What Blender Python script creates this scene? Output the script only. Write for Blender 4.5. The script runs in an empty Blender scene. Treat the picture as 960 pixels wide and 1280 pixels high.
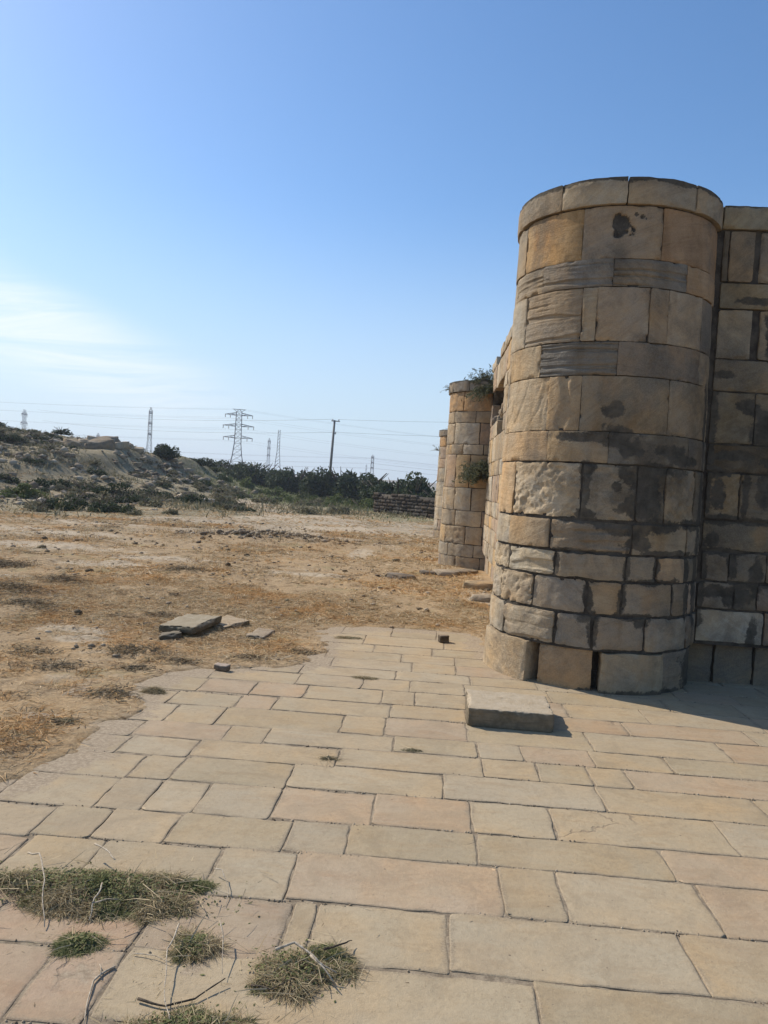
import bpy, math, random
import numpy as np
from math import radians as R

S = bpy.context.scene
COL = S.collection
rng = random.Random(7)

# ------------------------------------------------------------------ camera
YAW, PITCH, ROLL, EYE = 3.5, -2.0, 3.5, 1.6
cam = bpy.data.cameras.new("camera")
cam.sensor_fit = 'VERTICAL'
cam.sensor_height = 32.0
cam.lens = 32.0 * 960.0 / 1280.0
cam.clip_start = 0.05
cam.clip_end = 6000
co = bpy.data.objects.new("camera", cam)
COL.objects.link(co)
from mathutils import Matrix, Vector
def cam_matrix():
    p, y, r = R(PITCH), R(YAW), R(ROLL)
    f = Vector((-math.sin(y)*math.cos(p), math.cos(y)*math.cos(p), math.sin(p)))
    rt = Vector((math.cos(y), math.sin(y), 0))
    up = rt.cross(f)
    ri = math.cos(r)*rt + math.sin(r)*up
    ui = -math.sin(r)*rt + math.cos(r)*up
    m = Matrix((ri, ui, -f)).transposed().to_4x4()
    m.translation = (0, 0, EYE)
    return m
co.matrix_world = cam_matrix()
S.camera = co

# ------------------------------------------------------------------ light and sky
SUN_EL, SUN_AZ = 41.0, -60.0          # azimuth measured from +Y, negative towards -X
sun = bpy.data.lights.new("sun", 'SUN')
sun.energy = 4.0
sun.angle = R(0.53)
sun.color = (1.0, 0.93, 0.82)
so = bpy.data.objects.new("sun", sun)
COL.objects.link(so)
sd = Vector((math.sin(R(SUN_AZ))*math.cos(R(SUN_EL)), math.cos(R(SUN_AZ))*math.cos(R(SUN_EL)), math.sin(R(SUN_EL))))
so.rotation_euler = sd.to_track_quat('Z', 'Y').to_euler()
S.view_settings.view_transform = 'Standard'
S.view_settings.look = 'None'
S.view_settings.exposure = 0.30
S.view_settings.gamma = 1.0


class NT:
    """small helper for writing node trees"""
    def __init__(self, tree):
        self.t = tree
        self.n = tree.nodes
        self.n.clear()
    def node(self, typ, **kw):
        n = self.n.new(typ)
        for k, v in kw.items():
            setattr(n, k, v)
        return n
    def set(self, sock, v):
        if hasattr(v, 'is_linked'):
            self.t.links.new(v, sock)
        elif v is not None:
            sock.default_value = v
    def math(self, op, a, b=None, c=None, clamp=False):
        n = self.node('ShaderNodeMath', operation=op, use_clamp=clamp)
        self.set(n.inputs[0], a)
        if b is not None: self.set(n.inputs[1], b)
        if c is not None: self.set(n.inputs[2], c)
        return n.outputs[0]
    def vmath(self, op, a, b=None):
        n = self.node('ShaderNodeVectorMath', operation=op)
        self.set(n.inputs[0], a)
        if b is not None: self.set(n.inputs[1], b)
        return n.outputs[0]
    def noise(self, vec, scale, detail=4, rough=0.55, dist=0.0, col=False):
        n = self.node('ShaderNodeTexNoise')
        self.set(n.inputs['Vector'], vec)
        n.inputs['Scale'].default_value = scale
        n.inputs['Detail'].default_value = detail
        n.inputs['Roughness'].default_value = rough
        n.inputs['Distortion'].default_value = dist
        return n.outputs['Color' if col else 'Fac']
    def voronoi(self, vec, scale, feature='F1', rand=1.0):
        n = self.node('ShaderNodeTexVoronoi', feature=feature)
        self.set(n.inputs['Vector'], vec)
        n.inputs['Scale'].default_value = scale
        n.inputs['Randomness'].default_value = rand
        return n.outputs['Distance']
    def ramp(self, fac, lo, hi, a=0.0, b=1.0):
        n = self.node('ShaderNodeMapRange', interpolation_type='SMOOTHSTEP')
        self.set(n.inputs['Value'], fac)
        n.inputs['From Min'].default_value = lo
        n.inputs['From Max'].default_value = hi
        n.inputs['To Min'].default_value = a
        n.inputs['To Max'].default_value = b
        return n.outputs['Result']
    def mix(self, fac, a, b, mode='MIX'):
        n = self.node('ShaderNodeMix', data_type='RGBA', blend_type=mode)
        n.clamp_factor = True
        self.set(n.inputs[0], fac)
        def c(v):
            return v if hasattr(v, 'is_linked') else (tuple(v) + (1.0,) if len(v) == 3 else v)
        self.set(n.inputs[6], c(a))
        self.set(n.inputs[7], c(b))
        return n.outputs[2]
    def scale(self, vec, s):
        n = self.node('ShaderNodeMapping')
        self.set(n.inputs['Vector'], vec)
        n.inputs['Scale'].default_value = s
        return n.outputs[0]
    def pos(self):
        return self.node('ShaderNodeNewGeometry').outputs['Position']
    def attr(self, name, out='Fac'):
        return self.node('ShaderNodeAttribute', attribute_name=name).outputs[out]
    def gray(self, v):
        n = self.node('ShaderNodeCombineColor')
        for i in range(3): self.set(n.inputs[i], v)
        return n.outputs[0]
    def finish(self, color, rough=0.9, bump=None, strength=0.5, dist=0.01, spec=0.3, extra=None):
        b = self.node('ShaderNodeBsdfPrincipled')
        self.set(b.inputs['Base Color'], color if hasattr(color, 'is_linked') else tuple(color) + (1.0,))
        self.set(b.inputs['Roughness'], rough)
        b.inputs['Specular IOR Level'].default_value = spec
        if bump is not None:
            bn = self.node('ShaderNodeBump')
            bn.inputs['Strength'].default_value = strength
            bn.inputs['Distance'].default_value = dist
            self.set(bn.inputs['Height'], bump)
            self.t.links.new(bn.outputs[0], b.inputs['Normal'])
        o = self.node('ShaderNodeOutputMaterial')
        self.t.links.new(b.outputs[0], o.inputs[0])
        return b


def mat(name):
    m = bpy.data.materials.new(name)
    m.use_nodes = True
    return m, NT(m.node_tree)


world = bpy.data.worlds.new("World")
S.world = world
world.use_nodes = True
w = NT(world.node_tree)
sky = w.node('ShaderNodeTexSky', sky_type='NISHITA')
sky.sun_disc = False
sky.sun_elevation = R(SUN_EL)
sky.sun_rotation = R(SUN_AZ)
sky.altitude = 0
sky.air_density = 1.0
sky.dust_density = 0.55
sky.ozone_density = 3.0
gen = w.node('ShaderNodeTexCoord').outputs['Generated']
sep = w.node('ShaderNodeSeparateXYZ')
w.set(sep.inputs[0], gen)
elev = sep.outputs[2]
# thin cirrus low on the left: project the direction on a high sheet and stretch the noise
den = w.math('ADD', w.math('MAXIMUM', elev, 0.0), 0.10)
px = w.math('DIVIDE', sep.outputs[0], den)
py = w.math('DIVIDE', sep.outputs[1], den)
cv = w.node('ShaderNodeCombineXYZ')
w.set(cv.inputs[0], px); w.set(cv.inputs[1], py); cv.inputs[2].default_value = 3.7
n1 = w.noise(w.scale(cv.outputs[0], (0.45, 1.3, 1)), 1.5, 8, 0.66, 0.9)
n2 = w.noise(cv.outputs[0], 0.35, 2, 0.5)
az = w.math('ARCTAN2', sep.outputs[0], sep.outputs[1])
lobe = w.ramp(az, -0.50, -0.17, 1.0, 0.0)
elc = w.math('ADD', elev, w.math('MULTIPLY', w.math('ADD', az, .52), .34))
band = w.math('MULTIPLY', w.ramp(elc, 0.07, 0.16), w.ramp(elc, 0.18, 0.24, 1.0, 0.0))
cl = w.math('MULTIPLY', w.ramp(w.math('ADD', n1, w.math('MULTIPLY', n2, 0.30)), 0.44, 0.84), w.math('MULTIPLY', lobe, band))
cloudcol = w.mix(0.0, (6.9, 6.95, 7.05), (1, 1, 1))
hs = w.node('ShaderNodeHueSaturation')
hs.inputs['Saturation'].default_value = 1.16
w.set(hs.inputs['Color'], sky.outputs[0])
hazy = w.mix(w.ramp(elev, 0.0, 0.36, 0.85, 0.0), hs.outputs[0], (3.75, 4.6, 5.5))
skc = w.mix(w.math('MULTIPLY', cl, 0.62), hazy, cloudcol)
bg = w.node('ShaderNodeBackground')
w.set(bg.inputs[0], skc)
bg.inputs[1].default_value = 0.132
w.t.links.new(bg.outputs[0], w.node('ShaderNodeOutputWorld').inputs[0])

# ------------------------------------------------------------------ helpers
def vnoise(p, seed=0):
    """value noise in [-1, 1]; p is (N, 3)"""
    p = np.asarray(p, float)
    i = np.floor(p).astype(np.int64)
    f = p - i
    f = f*f*f*(f*(f*6 - 15) + 10)
    def h(ix, iy, iz):
        n = (ix*374761393 + iy*668265263 + iz*2147483647*31 + seed*144269) & 0xFFFFFFFF
        n = ((n ^ (n >> 13))*1274126177) & 0xFFFFFFFF
        n = ((n ^ (n >> 16))*2246822519) & 0xFFFFFFFF
        return ((n ^ (n >> 15)) & 0xFFFFFF)/8388607.5 - 1.0
    x, y, z = i[:, 0], i[:, 1], i[:, 2]
    fx, fy, fz = f[:, 0], f[:, 1], f[:, 2]
    def lx(yy, zz):
        a = h(x, yy, zz); b = h(x + 1, yy, zz)
        return a + (b - a)*fx
    def ly(zz):
        a = lx(y, zz); b = lx(y + 1, zz)
        return a + (b - a)*fy
    a = ly(z); b = ly(z + 1)
    return a + (b - a)*fz

def fbm(p, octv=4, seed=0, gain=0.5):
    p = np.asarray(p, float)
    s = np.zeros(len(p)); a = 1.0; t = 0.0
    for k in range(octv):
        s += a*vnoise(p*(2.03**k) + 17.3*k, seed + k)
        t += a; a *= gain
    return s/t

def sstep(a, b, x):
    t = np.clip((x - a)/(b - a), 0, 1)
    return t*t*(3 - 2*t)

def mesh(name, V, F, m=None, smooth=False, attrs=None):
    """V (N,3); F a list of (M,k) integer arrays"""
    V = np.asarray(V, np.float32)
    if not isinstance(F, (list, tuple)): F = [F]
    F = [np.asarray(f, np.int32) for f in F if len(f)]
    me = bpy.data.meshes.new(name)
    me.vertices.add(len(V))
    me.vertices.foreach_set('co', V.ravel())
    nl = sum(f.size for f in F); npoly = sum(len(f) for f in F)
    me.loops.add(nl)
    me.loops.foreach_set('vertex_index', np.concatenate([f.ravel() for f in F]))
    me.polygons.add(npoly)
    tot = np.concatenate([np.full(len(f), f.shape[1], np.int32) for f in F])
    st = np.zeros(npoly, np.int32); st[1:] = np.cumsum(tot)[:-1]
    me.polygons.foreach_set('loop_start', st)
    me.polygons.foreach_set('loop_total', tot)
    if smooth:
        me.polygons.foreach_set('use_smooth', np.ones(npoly, bool))
    if attrs:
        for k, v in attrs.items():
            a = me.attributes.new(k, 'FLOAT', 'POINT')
            a.data.foreach_set('value', np.asarray(v, np.float32))
    me.update(calc_edges=True)
    if m: me.materials.append(m)
    return me

def obj(name, me, parent=None, loc=(0, 0, 0), rot=(0, 0, 0), color=None):
    o = bpy.data.objects.new(name, me)
    COL.objects.link(o)
    if parent: o.parent = parent
    o.location = loc
    o.rotation_euler = rot
    if color: o.color = tuple(color) + (1.0,)
    return o

def tag(o, label=None, cat=None, group=None, kind=None):
    if label: o['label'] = label
    if cat: o['category'] = cat
    if group: o['group'] = group
    if kind: o['kind'] = kind
    return o

def thing(name, label, cat, loc=(0, 0, 0), rz=0.0, group=None):
    return tag(obj(name, None, None, loc, (0, 0, rz)), label, cat, group)

def copy_tree(o, parent=None):
    c = o.copy(); COL.objects.link(c)
    if parent: c.parent = parent
    for ch in list(o.children): copy_tree(ch, c)
    return c

class MB:
    """collects simple shapes into one mesh"""
    def __init__(self): self.v = []; self.q = []; self.tr = []; self.k = 0
    def add(self, V, Q=(), T=()):
        self.v.append(np.asarray(V, float))
        if len(Q): self.q.append(np.asarray(Q, int) + self.k)
        if len(T): self.tr.append(np.asarray(T, int) + self.k)
        self.k += len(V)
    def tube(self, pts, r, n=6):
        pts = np.asarray(pts, float); m = len(pts)
        r = np.broadcast_to(np.asarray(r, float), (m,))
        V = []
        for i in range(m):
            d = pts[min(i+1, m-1)] - pts[max(i-1, 0)]
            d = d/(np.linalg.norm(d) + 1e-9)
            a = np.cross(d, (0, 0, 1.0) if abs(d[2]) < .9 else (1.0, 0, 0)); a /= np.linalg.norm(a)
            b = np.cross(d, a)
            for k in range(n):
                t = 2*math.pi*(k + .5)/n
                V.append(pts[i] + r[i]*(math.cos(t)*a + math.sin(t)*b))
        Q = [(i*n + k, i*n + (k+1) % n, (i+1)*n + (k+1) % n, (i+1)*n + k) for i in range(m-1) for k in range(n)]
        V += [pts[0], pts[-1]]
        T = [(k, m*n, (k+1) % n) for k in range(n)]
        T = [(m*n, (k+1) % n, k) for k in range(n)] + [(m*n+1, (m-1)*n + k, (m-1)*n + (k+1) % n) for k in range(n)]
        self.add(V, Q, T)
    def bar(self, a, b, w): self.tube([a, b], w*0.707, 4)
    def box(self, c, s, rz=0):
        cx, sx = math.cos(rz), math.sin(rz)
        V = []
        for z in (-.5, .5):
            for x, y in ((-.5, -.5), (.5, -.5), (.5, .5), (-.5, .5)):
                X, Y = x*s[0], y*s[1]
                V.append((c[0] + X*cx - Y*sx, c[1] + X*sx + Y*cx, c[2] + z*s[2]))
        self.add(V, [(0, 3, 2, 1), (4, 5, 6, 7), (0, 1, 5, 4), (1, 2, 6, 5), (2, 3, 7, 6), (3, 0, 4, 7)])
    def mesh(self, name, m, smooth=False):
        F = []
        if self.q: F.append(np.concatenate(self.q))
        if self.tr: F.append(np.concatenate(self.tr))
        return mesh(name, np.concatenate(self.v), F, m, smooth)

# ------------------------------------------------------------------ materials
def make_stone(name, smear=True):
    m, t = mat(name)
    P = t.pos()
    oi = t.node('ShaderNodeObjectInfo')
    base = oi.outputs['Color']
    rnd = oi.outputs['Random']
    off = t.node('ShaderNodeCombineXYZ')
    for i, k in enumerate((31.0, 57.0, 83.0)):
        t.set(off.inputs[i], t.math('MULTIPLY', rnd, k))
    Q = t.vmath('ADD', P, off.outputs[0])
    big = t.noise(Q, 2.6, 5, 0.6)
    med = t.noise(Q, 11.0, 6, 0.62)
    fine = t.noise(P, 95.0, 5, 0.7)
    wash = t.noise(t.scale(P, (5.5, 5.5, 0.7)), 1.0, 4, 0.55)
    c = t.mix(t.ramp(big, .35, .68), base, t.mix(1.0, base, (1.18, 1.02, .82), 'MULTIPLY'))
    c = t.mix(t.math('MULTIPLY', t.ramp(med, .45, .75), .5), c, t.mix(1.0, base, (.62, .58, .54), 'MULTIPLY'))
    c = t.mix(t.math('MULTIPLY', t.ramp(wash, .52, .72), .45), c, t.mix(1.0, base, (.66, .56, .44), 'MULTIPLY'))
    light = t.noise(Q, 5.0, 5, 0.65)
    c = t.mix(t.math('MULTIPLY', t.ramp(light, .54, .72), .45), c, t.mix(1.0, base, (1.32, 1.30, 1.22), 'MULTIPLY'))
    c = t.mix(t.ramp(fine, .25, .75, .45, .0), c, t.mix(1.0, c, (.50, .46, .43), 'MULTIPLY'))
    rot = t.node('ShaderNodeVectorRotate', rotation_type='Y_AXIS')
    t.set(rot.inputs['Vector'], Q)
    t.set(rot.inputs['Angle'], t.math('MULTIPLY', t.math('SUBTRACT', rnd, .5), 1.6))
    stra = t.noise(t.scale(rot.outputs[0], (1.5, 1.5, 17)), 1.3, 6, .68, .5)
    c = t.mix(t.math('MULTIPLY', t.ramp(stra, .52, .68), .34), c, t.mix(1.0, base, (.50, .45, .40), 'MULTIPLY'))
    c = t.mix(t.math('MULTIPLY', t.ramp(stra, .48, .36), .22), c, t.mix(1.0, base, (1.3, 1.26, 1.18), 'MULTIPLY'))
    film = t.noise(P, 1.5, 7, .68, .4)
    c = t.mix(t.math('MULTIPLY', t.ramp(film, .47, .66), .62), c, t.mix(t.ramp(fine, .3, .7), (.095, .086, .072), (.19, .168, .135)))
    rust = t.noise(t.vmath('ADD', t.scale(P, (1, 1, .6)), (7, 3, 5)), 2.3, 5, .6)
    c = t.mix(t.math('MULTIPLY', t.ramp(rust, .58, .74), .38), c, t.mix(1.0, base, (1.15, .80, .48), 'MULTIPLY'))
    pits = t.voronoi(t.vmath('ADD', P, t.vmath('SCALE', t.noise(P, 30, 2, col=True), None)), 24.0)
    pitm = t.math('MULTIPLY', t.ramp(pits, .12, .22, 1.0, 0.0), t.ramp(t.noise(Q, 4.0, 4, .6), .46, .58))
    c = t.mix(t.math('MULTIPLY', pitm, .7), c, (.05, .04, .03))
    h = t.math('ADD', t.math('MULTIPLY', med, .9), t.math('ADD', t.math('MULTIPLY', fine, .5), t.math('MULTIPLY', t.noise(Q, 38, 5, .75), .7)))
    h = t.math('ADD', t.math('SUBTRACT', h, t.math('MULTIPLY', pitm, .5)), t.math('MULTIPLY', stra, .6))
    if smear:
        dmp = t.math('MULTIPLY', t.attr('damp'), t.ramp(t.noise(P, 6.0, 7, .72), .32, .60, .25, 1.0))
        c = t.mix(t.math('MULTIPLY', dmp, .72), c, t.mix(1.0, c, (.40, .39, .38), 'MULTIPLY'))
        a = t.attr('smear')
        ed = t.noise(P, 11.0, 8, 0.72)
        e2 = t.noise(P, 60.0, 3, 0.7)
        k = t.ramp(t.math('ADD', a, t.math('ADD', t.math('MULTIPLY', t.math('SUBTRACT', ed, .5), 1.7), t.math('MULTIPLY', t.math('SUBTRACT', e2, .5), .35))), .40, .66)
        dark = t.mix(t.ramp(med, .3, .7), (.050, .044, .035), (.10, .088, .070))
        dark = t.mix(t.ramp(fine, .6, .8), dark, (.19, .165, .13))
        c = t.mix(t.math('MULTIPLY', k, t.ramp(t.noise(P, 4.5, 5, .65), .3, .6, .62, .94)), c, dark)
    t.finish(c, 0.95, h, 1.0, 0.016, 0.12)
    return m

M_STONE = make_stone('limestone')

def make_mortar():
    m, t = mat('dark_mortar')
    P = t.pos()
    a = t.noise(P, 7, 5, .65); b = t.noise(P, 60, 5, .7)
    c = t.mix(t.ramp(a, .35, .65), (.045, .038, .031), (.10, .085, .066))
    c = t.mix(t.ramp(b, .55, .8), c, (.17, .14, .105))
    t.finish(c, .95, t.math('ADD', a, t.math('MULTIPLY', b, .4)), .8, .02, .15)
    return m
M_MORTAR = make_mortar()

def make_slab():
    m, t = mat('paving_stone')
    P = t.pos()
    oi = t.node('ShaderNodeObjectInfo')
    base, rnd = oi.outputs['Color'], oi.outputs['Random']
    off = t.node('ShaderNodeCombineXYZ')
    for i, k in enumerate((41.0, 67.0, 13.0)):
        t.set(off.inputs[i], t.math('MULTIPLY', rnd, k))
    Q = t.vmath('ADD', P, off.outputs[0])
    big = t.noise(Q, 2.2, 4, .6, .6)
    ban = t.noise(t.scale(Q, (1.2, 4.5, 1)), 1.6, 5, .6, 1.2)
    med = t.noise(Q, 14, 6, .65)
    fine = t.noise(P, 170, 4, .75)
    grit = t.noise(P, 420, 2, .6)
    c = t.mix(t.ramp(big, .35, .7), base, t.mix(1.0, base, (1.10, .98, .84), 'MULTIPLY'))
    c = t.mix(t.math('MULTIPLY', t.ramp(ban, .50, .66), .7), c, t.mix(1.0, base, (.90, .80, .70), 'MULTIPLY'))
    c = t.mix(t.math('MULTIPLY', t.ramp(med, .50, .72), .45), c, t.mix(1.0, base, (.78, .72, .66), 'MULTIPLY'))
    c = t.mix(t.math('MULTIPLY', t.ramp(t.noise(Q, 6, 5, .7), .56, .72), .35), c, t.mix(1.0, base, (1.16, 1.17, 1.18), 'MULTIPLY'))
    c = t.mix(t.ramp(fine, .56, .80, 0, .55), c, t.mix(1.0, base, (.5, .44, .40), 'MULTIPLY'))
    c = t.mix(t.ramp(grit, .3, .7, .12, 0), c, t.mix(1.0, base, (.6, .55, .5), 'MULTIPLY'))
    blot = t.noise(Q, 3.4, 6, .7, .8)
    c = t.mix(t.math('MULTIPLY', t.ramp(blot, .50, .64), .55), c, t.mix(1.0, base, (.74, .70, .66), 'MULTIPLY'))
    # dark specks and drifted soil
    sp = t.voronoi(P, 9.0)
    c = t.mix(t.ramp(sp, .030, .050, .85, 0.0), c, (.07, .05, .035))
    c = t.mix(t.math('MULTIPLY', t.ramp(t.voronoi(P, 31.0), .06, .13, .75, 0.0), t.ramp(t.noise(P, 2.3, 4, .6), .50, .60)), c, (.16, .12, .085))
    mg = t.noise(Q, 44, 5, .75)
    c = t.mix(t.math('MULTIPLY', t.ramp(mg, .50, .66), .42), c, t.mix(1.0, base, (.66, .60, .54), 'MULTIPLY'))
    c = t.mix(t.math('MULTIPLY', t.ramp(mg, .46, .34), .3), c, t.mix(1.0, base, (1.22, 1.2, 1.18), 'MULTIPLY'))
    ds = t.noise(P, 1.1, 5, .62)
    c = t.mix(t.math('MULTIPLY', t.ramp(ds, .55, .70), .40), c, (.34, .255, .17))
    # joint dirt creeping over the edges
    e = t.attr('edge')
    jd = t.ramp(t.math('ADD', t.math('MULTIPLY', e, .8), t.math('ADD', t.math('MULTIPLY', t.math('SUBTRACT', t.noise(P, 48, 5, .75), .5), 1.3), t.math('MULTIPLY', t.math('SUBTRACT', t.noise(P, 3.0, 3, .6), .5), 1.7))), .38, .70)
    c = t.mix(t.math('MULTIPLY', jd, .55), c, t.mix(t.ramp(t.noise(P, 120, 3, .7), .40, .60), (.15, .118, .082), (.32, .255, .178)))
    # soil blown over the ragged outer edge and dust shared by all the slabs
    dust = t.mix(t.ramp(t.noise(P, 1.9, 6, .66), .35, .65), (.412, .332, .222), (.325, .256, .166))
    c = t.mix(t.ramp(t.noise(P, 4.2, 6, .68), .36, .62, .08, .42), c, dust)
    so_ = t.ramp(t.math('ADD', t.attr('soil'), t.math('MULTIPLY', t.math('SUBTRACT', t.noise(P, 5.5, 8, .74), .5), 1.9)), .50, .72)
    soilc = t.mix(t.ramp(t.noise(P, 45, 5, .75), .35, .7), (.25, .19, .125), (.43, .34, .235))
    c = t.mix(t.math('MULTIPLY', so_, .9), c, soilc)
    # fine cracks
    cr = t.voronoi(t.vmath('ADD', t.scale(Q, (1, 1, 0)), t.vmath('MULTIPLY', t.noise(P, 5, 4, .6, col=True), (.25, .25, 0))), 1.15, 'DISTANCE_TO_EDGE')
    crk = t.math('MULTIPLY', t.ramp(cr, .002, .007, 1, 0), t.ramp(t.noise(Q, .9, 2), .62, .68))
    c = t.mix(t.math('MULTIPLY', crk, .4), c, (.16, .115, .08))
    h = t.math('ADD', t.math('ADD', t.math('MULTIPLY', med, .8), t.math('MULTIPLY', mg, .35)), t.math('ADD', t.math('MULTIPLY', fine, .22), t.math('MULTIPLY', ban, .5)))
    h = t.math('SUBTRACT', h, t.math('MULTIPLY', crk, .4))
    t.finish(c, .9, h, .6, .009, .2)
    return m
M_SLAB = make_slab()

def make_side_shaded():
    m, t = mat('side_shaded_stone')
    P = t.pos()
    base = t.node('ShaderNodeObjectInfo').outputs['Color']
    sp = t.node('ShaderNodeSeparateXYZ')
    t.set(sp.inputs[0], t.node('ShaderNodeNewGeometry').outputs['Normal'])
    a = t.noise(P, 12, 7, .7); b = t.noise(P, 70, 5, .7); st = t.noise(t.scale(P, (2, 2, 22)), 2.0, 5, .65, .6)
    side = t.mix(t.ramp(a, .35, .65), t.mix(1.0, base, (.30, .30, .28), 'MULTIPLY'), t.mix(1.0, base, (.50, .48, .44), 'MULTIPLY'))  # side faces darkened in the colour by their direction, standing in for shade
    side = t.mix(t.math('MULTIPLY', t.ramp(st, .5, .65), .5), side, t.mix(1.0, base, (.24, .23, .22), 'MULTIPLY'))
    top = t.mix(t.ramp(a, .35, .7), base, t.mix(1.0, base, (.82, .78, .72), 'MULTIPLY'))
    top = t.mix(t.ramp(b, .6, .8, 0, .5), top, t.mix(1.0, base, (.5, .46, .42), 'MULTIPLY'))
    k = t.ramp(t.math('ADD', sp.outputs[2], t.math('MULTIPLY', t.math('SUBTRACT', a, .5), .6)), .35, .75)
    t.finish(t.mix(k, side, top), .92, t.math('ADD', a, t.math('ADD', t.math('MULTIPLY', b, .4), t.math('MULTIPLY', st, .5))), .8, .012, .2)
    return m
M_SIDE_SHADED = make_side_shaded()

def make_bed():
    m, t = mat('joint_soil')
    P = t.pos()
    a = t.noise(P, 18, 5, .7); b = t.noise(P, 130, 4, .75)
    c = t.mix(t.ramp(a, .35, .65), (.185, .145, .10), (.345, .275, .19))
    c = t.mix(t.math('MULTIPLY', t.ramp(b, .60, .78), .7), c, (.10, .077, .054))
    t.finish(c, .97, t.math('ADD', a, b), .6, .006, .1)
    return m
M_BED = make_bed()

def make_ground():
    m, t = mat('dry_ground')
    P = t.pos()
    straw, scrub, green, bare = t.attr('straw'), t.attr('scrub'), t.attr('green'), t.attr('bare')
    a = t.noise(P, .55, 6, .62, .5)
    b = t.noise(P, 2.8, 6, .66)
    c_ = t.noise(P, 13, 6, .7)
    d = t.noise(P, 70, 5, .75)
    st = t.noise(t.scale(P, (1.0, 2.6, 1)), 9, 6, .75, 1.4)
    dirt = t.mix(t.ramp(b, .35, .65), (.44, .355, .245), (.34, .265, .178))
    dirt = t.mix(t.ramp(d, .5, .8), dirt, (.19, .14, .095))
    sw = t.mix(t.ramp(st, .32, .66), (.27, .185, .105), (.48, .35, .205))
    sw = t.mix(t.math('MULTIPLY', t.ramp(t.noise(P, .55, 6, .68), .48, .62), .75), sw, t.mix(t.ramp(st, .3, .66), (.31, .205, .105), (.52, .355, .19)))
    sw = t.mix(t.math('MULTIPLY', t.ramp(t.noise(P, 1.1, 5, .65, .3), .55, .68), .5), sw, (.26, .235, .12))
    sw = t.mix(t.ramp(d, .55, .75), sw, (.48, .36, .225))
    sw = t.mix(t.math('MULTIPLY', t.ramp(c_, .58, .72), .7), sw, (.15, .105, .065))
    k = t.ramp(t.math('ADD', straw, t.math('ADD', t.math('MULTIPLY', t.math('SUBTRACT', a, .5), 1.5), t.math('MULTIPLY', t.math('SUBTRACT', c_, .5), .9))), .30, .68)
    c = t.mix(k, dirt, sw)
    pale = t.mix(t.ramp(c_, .35, .7), (.50, .405, .285), (.40, .31, .205))
    c = t.mix(t.ramp(t.math('ADD', bare, t.math('MULTIPLY', t.math('SUBTRACT', b, .5), 1.4)), .40, .75), c, pale)
    dk = t.math('MULTIPLY', t.ramp(t.noise(P, 1.9, 8, .78), .57, .70), .62)
    c = t.mix(dk, c, (.095, .070, .046))
    c = t.mix(t.math('MULTIPLY', t.ramp(t.noise(P, 26, 6, .78), .57, .70), .55), c, (.12, .088, .056))
    c = t.mix(t.math('MULTIPLY', t.ramp(t.noise(t.vmath('ADD', P, (9, 4, 2)), 1.1, 7, .7, .6), .57, .68), .6), c, (.47, .39, .28))
    sc = t.mix(t.ramp(t.noise(P, .45, 6, .7), .36, .62), (.19, .155, .092), (.34, .275, .172))
    sc = t.mix(t.math('MULTIPLY', t.ramp(t.noise(P, 1.6, 6, .72), .54, .66), .8), sc, (.095, .088, .05))
    sc = t.mix(t.math('MULTIPLY', t.ramp(t.noise(P, .9, 7, .75), .58, .70), .5), sc, (.43, .37, .27))
    c = t.mix(t.ramp(t.math('ADD', scrub, t.math('MULTIPLY', t.math('SUBTRACT', b, .5), 1.0)), .35, .7), c, sc)
    gr = t.mix(t.ramp(b, .4, .65), (.085, .10, .038), (.23, .205, .10))
    c = t.mix(t.ramp(t.math('ADD', green, t.math('MULTIPLY', t.math('SUBTRACT', b, .5), 1.3)), .35, .75), c, gr)
    h = t.math('ADD', t.math('ADD', t.math('MULTIPLY', c_, 1.0), t.math('MULTIPLY', d, .30)), t.math('MULTIPLY', st, .5))
    t.finish(c, .97, h, .9, .03, .1)
    return m
M_GROUND = make_ground()

def make_random(name, cols, rough=.85, transl=0.0, patch=None):
    """colour picked per loose piece"""
    m, t = mat(name)
    g = t.node('ShaderNodeNewGeometry').outputs['Random Per Island']
    r = t.node('ShaderNodeValToRGB')
    r.color_ramp.interpolation = 'LINEAR'
    el = r.color_ramp.elements
    while len(el) < len(cols): el.new(.5)
    for i, c in enumerate(cols):
        el[i].position = i/(len(cols) - 1)
        el[i].color = tuple(c) + (1,)
    t.set(r.inputs[0], g)
    colr = r.outputs[0]
    if patch:
        colr = t.mix(t.ramp(t.noise(t.pos(), .55, 6, .68), .46, .60), colr, t.mix(1.0, colr, patch, 'MULTIPLY'))
        colr = t.mix(t.math('MULTIPLY', t.ramp(t.noise(t.pos(), 2.2, 5, .7), .54, .66), .6), colr, t.mix(1.0, colr, (.48, .44, .40), 'MULTIPLY'))
    b = t.finish(colr, rough, spec=.2)
    if transl:
        tr = t.node('ShaderNodeBsdfTranslucent')
        t.set(tr.inputs[0], colr)
        mx = t.node('ShaderNodeMixShader')
        mx.inputs[0].default_value = transl
        t.t.links.new(b.outputs[0], mx.inputs[1]); t.t.links.new(tr.outputs[0], mx.inputs[2])
        o = [n for n in t.n if n.type == 'OUTPUT_MATERIAL'][0]
        t.t.links.new(mx.outputs[0], o.inputs[0])
    return m
M_STRAW = make_random('dry_straw', [(.20, .135, .07), (.48, .325, .165), (.64, .48, .28), (.54, .36, .185), (.32, .28, .16), (.70, .59, .41), (.40, .27, .145)], .85, .25, (1.02, .84, .63))
M_PALESTRAW = make_random('pale_straw', [(.30, .22, .12), (.50, .40, .25), (.42, .31, .17)], .85, .15)
M_GREEN = make_random('green_grass', [(.06, .095, .026), (.115, .15, .045), (.20, .20, .08), (.08, .115, .036)], .75, .25)
M_GREENISH = make_random('olive_green_leaves', [(.055, .07, .026), (.10, .115, .042), (.155, .155, .068), (.075, .09, .034)], .8, .2)
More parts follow.
